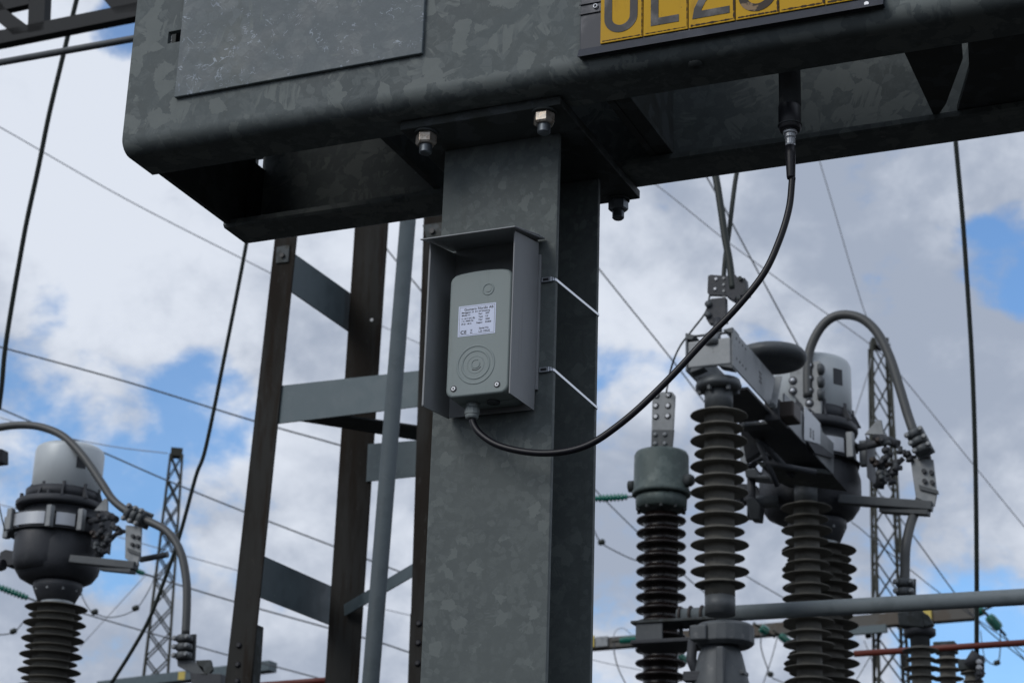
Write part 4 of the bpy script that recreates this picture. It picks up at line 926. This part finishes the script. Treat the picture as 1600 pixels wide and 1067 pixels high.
tag(MB().tube([r0_, r1_], .0185, 10).build('red_tube', 'red'), 'short red tube end at the bottom edge between the column legs', 'tube')
# bracket left of the right tank
# ================================================================== vertical lines
def line(name, pts, w, rpx, mat_, label, cat='wire', grp=None, n=6):
    P_ = [at(p[0], p[1], p[2] if len(p) > 2 else w) for p in pts]
    P_ = smooth_path(P_, 6) if len(P_) > 2 else P_
    o = MB().tube(P_, rpx/2*w/FPX, n).build(name, mat_); return tag(o, label, cat, grp)
G1 = 'dark hanging lines'
line('hanging_line', [(142, -90), (119, 3), (99, 86), (77, 178), (60, 262), (42, 345), (31, 405), (20, 468), (8, 545), (3, 600), (-2, 640)], 12, 7.6, 'dark_wire', 'thick dark line descending at the far left past the truss', 'line', G1, 10)
line('hanging_line', [(405, 260), (384, 386), (354, 541), (322, 697), (306, 744), (281, 836), (259, 900), (234, 965), (206, 1016), (172, 1070)], 12, 6.2, 'dark_wire', 'dark line crossing the left lattice tower and curving to the bottom', 'line', G1, 10)
line('hanging_line', [(1488, 150), (1494, 230), (1504, 340), (1511, 440), (1519, 570), (1524, 720), (1526, 880), (1526, 1025)], 10.9, 7.5, 'dark_wire', 'dark near vertical line at the right, meeting the thick tube', 'line', G1, 10)

# ================================================================== far lattice towers
def lattice_tower(ut, vt, ub, vb, wpx_t, wpx_b, w, rot, label, seg_px, u2):
    """four tapering legs with crossed bracing"""
    top = at(ut, vt, w); y = top.y; bot = onY(ub, vb, y); cx_, cy_ = (top.x+bot.x)/2, y
    ht, hb = wpx_t*w/FPX, wpx_b*w/FPX; zt, zb = top.z, bot.z
    def width(z): return ht+(hb-ht)*(zt-z)/(zt-zb)
    t_ = thing('lattice_tower', label, 'tower', (cx_, cy_, 0), 'far lattice towers')
    k = 1/(abs(cos(rot))+abs(sin(rot)))
    def corner(i, z):
        h = width(z)*k/2; a, b = ((-1, -1), (1, -1), (1, 1), (-1, 1))[i]
        return V((cx_+(a*cos(rot)-b*sin(rot))*h, cy_+(a*sin(rot)+b*cos(rot))*h, z))
    lr = .058*w/60
    for i in range(4):
        MB().tube([corner(i, 0), corner(i, zt)], [lr, lr*.8], 4).build('leg', 'tower', t_)
    dz = seg_px*w/FPX
    for i in range(4):
        mb = MB(); z = zt; j = 0
        while z-dz > max(0, zb-4):
            a, b = corner(i, z), corner((i+1) % 4, z-dz); c, d = corner((i+1) % 4, z), corner(i, z-dz)
            mb.tube([a, b], lr*.42, 4, False); mb.tube([c, d], lr*.42, 4, False); z -= dz*width(z)/width(zb)*1.0 if False else dz
        mb.build('bracing', 'tower', t_)
    MB().prism([corner(i, zt-.05) for i in range(4)], (0, 0, .25)).build('shade_top_plate', 'tower', t_)
    return t_
lattice_tower(272, 712, 246, 1067, 25, 50, 58, radians(33), 'distant lattice tower left of the brown column', 40, 0)
lattice_tower(1376, 541, 1390, 1067, 34, 56, 60, radians(22), 'distant lattice tower behind the looping conductor at the right', 58, 0)

# far gantry beams with strain insulators
ga = thing('gantry_beam', 'distant brown gantry beam with pale yellow plates behind the tube at lower right', 'gantry beam', at(1200, 985, 57), 'far gantry beams')
zg = at(925, 1005, 60).z
g0, g1 = onZ(905, 1014.5, zg), onZ(1521, 965, zg)
up = V((0, 0, 16*60/FPX))
MB().prism([g0, g1, g1+up*1.15, g0+up], V((-(g1-g0).y, (g1-g0).x, 0)).normalized()*.4).build('beam', 'gantry', ga)
off = V(((g1-g0).y, -(g1-g0).x, 0)).normalized()*.02
def gpt(t, f): return g0+(g1-g0)*t+up*f+off
for (ta, tb_, m_, nm) in ((.03, .044, 'plate_yellow', 'yellow_plate'), (.048, .082, 'alu', 'splice_plate'), (.872, .905, 'plate_yellow', 'yellow_plate')):
    a = 1.25 if ta < .04 else 1.08
    MB().prism([gpt(ta, .1), gpt(tb_, .1), gpt(tb_, a), gpt(ta, a)], off*3).build(nm, m_, ga)
q0_, q1_ = gpt(.68, -.05), gpt(.80, -.05)
MB().prism([q0_-up*.0, q1_, q1_-up*.7, q0_-up*.7], off*8).build('bracket_beam', 'steel_batten', ga)
gb = thing('gantry_beam', 'distant grey gantry beam at the bottom edge below the left lattice tower', 'gantry beam', at(300, 1062, 50), 'far gantry beams')
a, b = at(262, 1062, 52), at(500, 1030, 60)
zz2 = a.z; b = onZ(420, 1046, zz2); a = onZ(150, 1078, zz2)
MB().prism([a, b, b+V((0, 0, .25)), a+V((0, 0, .25))], (0, .4, 0)).build('beam', 'steel_batten', gb)
q = at(284, 1056, 51); MB().box(q-V((.10, .02, .09)), q+V((.10, .0, .12))).build('yellow_plate', 'plate_yellow', gb)
gc = thing('gantry_beam', 'distant brown beam with a yellow tip at the right edge of the post low down', 'gantry beam', at(925, 1000, 70))  if False else None
def glass(u0, v0, u1, v1, w, rpx, label, n=9):
    a, b = at(u0, v0, w), at(u1, v1, w); d = b-a; L_ = d.length; R = rpx*w/FPX
    prof = [(R*.2, 0)]
    for k in range(n):
        s = k/n*L_; sg_ = min(1, .72+.5*sin(pi*(k+.5)/n))
        prof += [(R*.55*sg_, s), (R*sg_, s+L_/n*.35), (R*sg_, s+L_/n*.55), (R*.55*sg_, s+L_/n*.9)]
    prof += [(R*.2, L_)]
    t_ = thing('strain_insulator', label, 'insulator', a, 'green glass strain insulators')
    MB().lathe(a, prof, d, 12).build('glass_discs', 'green_glass', t_)
    MB().cyl(a-d.normalized()*.25, a, R*.25, 6).build('end_fitting', 'tower', t_); MB().cyl(b, b+d.normalized()*.25, R*.25, 6).build('end_fitting', 'tower', t_)
for q in ((929, 779, 981, 776, 50, 6.5, 'long green glass insulator string between post and the grey-green cap'),
          (968, 1001, 1001, 998, 57, 7, 'green glass insulator on the gantry beam left of the brown insulator'),
          (1060, 1022, 1074, 1034, 57, 7, 'green glass insulator tip showing between brown insulator and pedestal'),
          (1188, 980, 1200, 988, 57, 8, 'round green glass insulator just left of the second grey insulator'),
          (1218, 992, 1236, 1006, 57, 7, 'green glass insulator half hidden behind the second grey insulator'),
          (1524, 958, 1538, 952, 57, 8, 'green glass insulator at the end of the far gantry beam'),
          (1544, 962, 1562, 982, 55, 9, 'fat green glass insulator hanging free at the lower right'),
          (205, 889, 226, 896, 50, 5, 'small green glass insulator behind the left clamp plate'),
          (-4, 916, 44, 934, 45, 6, 'dull green insulator string at the left edge beside the ribbed insulator')):
    glass(*q)

# ================================================================== thin overhead wires
G2 = 'thin overhead wires'
wl = [
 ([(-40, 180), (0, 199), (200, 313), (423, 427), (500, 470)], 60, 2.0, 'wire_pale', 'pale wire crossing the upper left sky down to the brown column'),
 ([(590, 365), (605, 390), (657, 453), (720, 530)], 50, 2.6, 'wire', 'short wire seen between the dark leg and post beside the slanting tube'),
 ([(-30, 533), (0, 542), (200, 597), (395, 657), (530, 695), (700, 745)], 45, 2.8, 'wire', 'dark wire running from the left edge at mid height past the column'),
 ([(-20, 628), (2, 639), (162, 707), (258, 749), (376, 797), (521, 853), (604, 885), (700, 920)], 45, 2.7, 'wire', 'dark wire passing just behind the left pale cap and lattice tower'),
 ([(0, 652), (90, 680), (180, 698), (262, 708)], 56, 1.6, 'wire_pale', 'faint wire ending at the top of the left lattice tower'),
 ([(120, 860), (205, 889), (227, 897), (361, 938), (511, 980), (593, 1003), (638, 1018), (680, 1030)], 50, 2.6, 'wire', 'dark wire running right from the small green insulator'),
 ([(120, 955), (223, 985), (353, 1022), (396, 1032), (506, 1061), (560, 1076)], 50, 2.2, 'wire', 'wire near the bottom crossing the lower part of the left lattice tower'),
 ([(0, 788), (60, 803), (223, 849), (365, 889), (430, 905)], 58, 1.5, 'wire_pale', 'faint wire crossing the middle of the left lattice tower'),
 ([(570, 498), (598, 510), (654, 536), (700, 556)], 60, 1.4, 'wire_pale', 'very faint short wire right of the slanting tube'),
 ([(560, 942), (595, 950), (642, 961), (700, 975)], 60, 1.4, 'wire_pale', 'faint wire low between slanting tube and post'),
 ([(930, 413), (984, 480), (1050, 562), (1100, 627), (1180, 730)], 50, 2.6, 'wire', 'dark wire slanting from the post to the front grey insulator'),
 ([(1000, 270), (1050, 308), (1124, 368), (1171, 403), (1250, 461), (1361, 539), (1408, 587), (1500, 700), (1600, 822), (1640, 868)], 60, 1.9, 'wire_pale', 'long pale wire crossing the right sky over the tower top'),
 ([(1080, 235), (1133, 327), (1144, 349), (1225, 500), (1256, 556), (1290, 620)], 40, 2.6, 'wire', 'grey wire dropping from the beam to the grading ring'),
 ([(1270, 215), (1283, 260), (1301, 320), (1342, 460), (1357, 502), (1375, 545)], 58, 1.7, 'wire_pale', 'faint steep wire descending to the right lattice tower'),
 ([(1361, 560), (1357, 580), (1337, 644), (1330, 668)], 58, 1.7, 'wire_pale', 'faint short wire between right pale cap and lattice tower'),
 ([(1380, 775), (1404, 806), (1444, 860), (1491, 925), (1533, 975), (1600, 1030), (1640, 1062)], 52, 2.3, 'wire', 'dark wire slanting down behind the right end of the thick tube'),
 ([(1330, 815), (1345, 826), (1360, 839), (1424, 891), (1470, 927), (1560, 990), (1640, 1045)], 52, 1.8, 'wire', 'thinner slanting wire below its neighbour near the right tower'),
 ([(915, 745), (929, 764), (992, 827), (1071, 900), (1091, 917), (1130, 950)], 50, 2.2, 'wire', 'dark wire passing behind the brown insulator sheds'),
 ([(1155, 893), (1180, 908), (1225, 934), (1260, 955)], 50, 1.8, 'wire', 'short wire visible between the two grey insulators'),
 ([(925, 1030), (950, 1036), (995, 1045), (1030, 1053)], 60, 1.3, 'wire_pale', 'faint wire under the far beam beside the post foot'),
 ([(926, 822), (929, 830), (940, 848), (964, 862), (994, 875), (1030, 880)], 50, 2.0, 'wire', 'sagging jumper wire left of the brown insulator'),
 ([(960, 1004), (960, 1020), (967, 1046), (980, 1072)], 57, 2.0, 'wire', 'looping dropper wire below the far beam left of the brown insulator'),
 ([(958, 998), (962, 985), (974, 981), (986, 990)], 57, 1.2, 'wire_pale', 'small faint wire arch on top of the far beam'),
 ([(1189, 992), (1190, 1015), (1204, 1054), (1215, 1062), (1235, 1070)], 57, 2.0, 'wire', 'looping dropper wire between the pedestal and second grey insulator'),
 ([(1216, 990), (1205, 1030), (1191, 1072)], 57, 1.6, 'wire', 'straight steep dropper crossing the looping one'),
 ([(1563, 984), (1563, 1010), (1561, 1030), (1557, 1037), (1548, 1036), (1535, 1024)], 55, 2.0, 'wire', 'looping wire below the fat green insulator at the right'),
 ([(1562, 984), (1580, 1005), (1610, 1040), (1640, 1075)], 55, 2.0, 'wire', 'wire running off to the right from the fat green insulator'),
 ([(1532, 985), (1535, 1010), (1540, 1035)], 50, 1.5, 'wire', 'tiny vertical wire right of the dark vertical line'),
 ([(125, 917), (130, 935), (142, 955), (150, 960)], 50, 1.6, 'wire', 'short wire under the left tank leading to the spacer'),
 ([(146, 958), (175, 964), (212, 951), (236, 915), (242, 895)], 50, 1.7, 'wire', 'sagging jumper wire left of the left lattice tower'),
 ([(228, 898), (180, 950), (125, 1010)], 55, 1.5, 'wire_pale', 'pale wire slanting down left behind the jumper'),
 ([(-10, 992), (20, 988), (36, 972)], 50, 2.0, 'wire', 'short sagging wire at the lower left edge'),
 ([(1380, 985), (1357, 1030), (1330, 1075)], 57, 1.5, 'wire', 'thin stay wire crossing the lower right tower'),
 ([(1350, 1000), (1362, 1030), (1372, 1072)], 57, 1.2, 'wire', 'very thin steep wire inside the lower right tower'),
 ([(-3, 780), (2, 805), (8, 830)], 10, 2.2, 'dark_wire', 'short dark wire at the left edge beside the tank band'),
]
for (p, w, r, m_, lab) in wl: line('overhead_wire', p, w, r, m_, lab, 'wire', G2)
for (u, v, w, lab) in ((21, 987, 50, 'small dark spacer on the wire at the lower left edge'), (148, 957, 50, 'small dark spacer on the wire below the left tank'), (212, 951, 50, 'small dark spacer on the jumper beside the left tower'),
                       (940, 848, 50, 'small dark spacer on the jumper right of the post'), (1204, 1054, 57, 'small dark spacer on the dropper between the grey insulators'), (1558, 1036, 55, 'small dark spacer on the loop at the lower right'),
                       (1357, 994, 57, 'small dark clamp at the left leg of the right tower')):
    q = at(u, v, w); o = MB().lathe(q+V((-.09, 0, 0)), [(.04, 0), (.075, .03), (.075, .15), (.04, .18)], (1, 0, .25), 10).build('wire_spacer', 'dark_wire'); tag(o, lab, 'spacer', 'wire spacers')
eb = MB().prism([at(-14, 700, 10.6), at(3, 701, 10.6), at(3, 722, 10.6), at(-14, 724, 10.6)], (0, .06, 0)).build('edge_bracket', 'tank', None, .003)
tag(eb, 'small black fitting cut by the left edge above the tank', 'fitting')
# bracket hardware between the front insulator and the right tank
br = thing('side_bracket', 'grey bracket and pipe between the front grey insulator and the right tank', 'bracket', at(1180, 740, 9.6))
MB().prism([at(1163, 733, 9.5), at(1180, 731, 9.5), at(1184, 742, 9.5), at(1200, 742, 9.5), at(1200, 748, 9.5), at(1165, 745, 9.5)], (0, .1, 0)).build('bracket_plate', 'alu', br, .004)
MB().tube([at(1174, 745, 9.55), at(1174, 812, 9.55)], .022, 12).build('upright', 'tank', br)
MB().tube([at(1172, 785, 9.6), at(1215, 783, 9.6)], .032, 14).build('pipe', 'alu_d', br)
MB().prism([at(1165, 778, 9.5), at(1176, 775, 9.5), at(1188, 790, 9.5), at(1186, 812, 9.5), at(1172, 811, 9.5)], (0, .08, 0)).build('elbow_block', 'alu_d', br, .006)
MB().prism([at(1150, 640, 9.0), at(1175, 655, 9.0), at(1195, 700, 9.0), at(1165, 720, 9.0), at(1160, 690, 9.0)], (0, .05, 0)).build('web_plate', 'tank', br, .003)
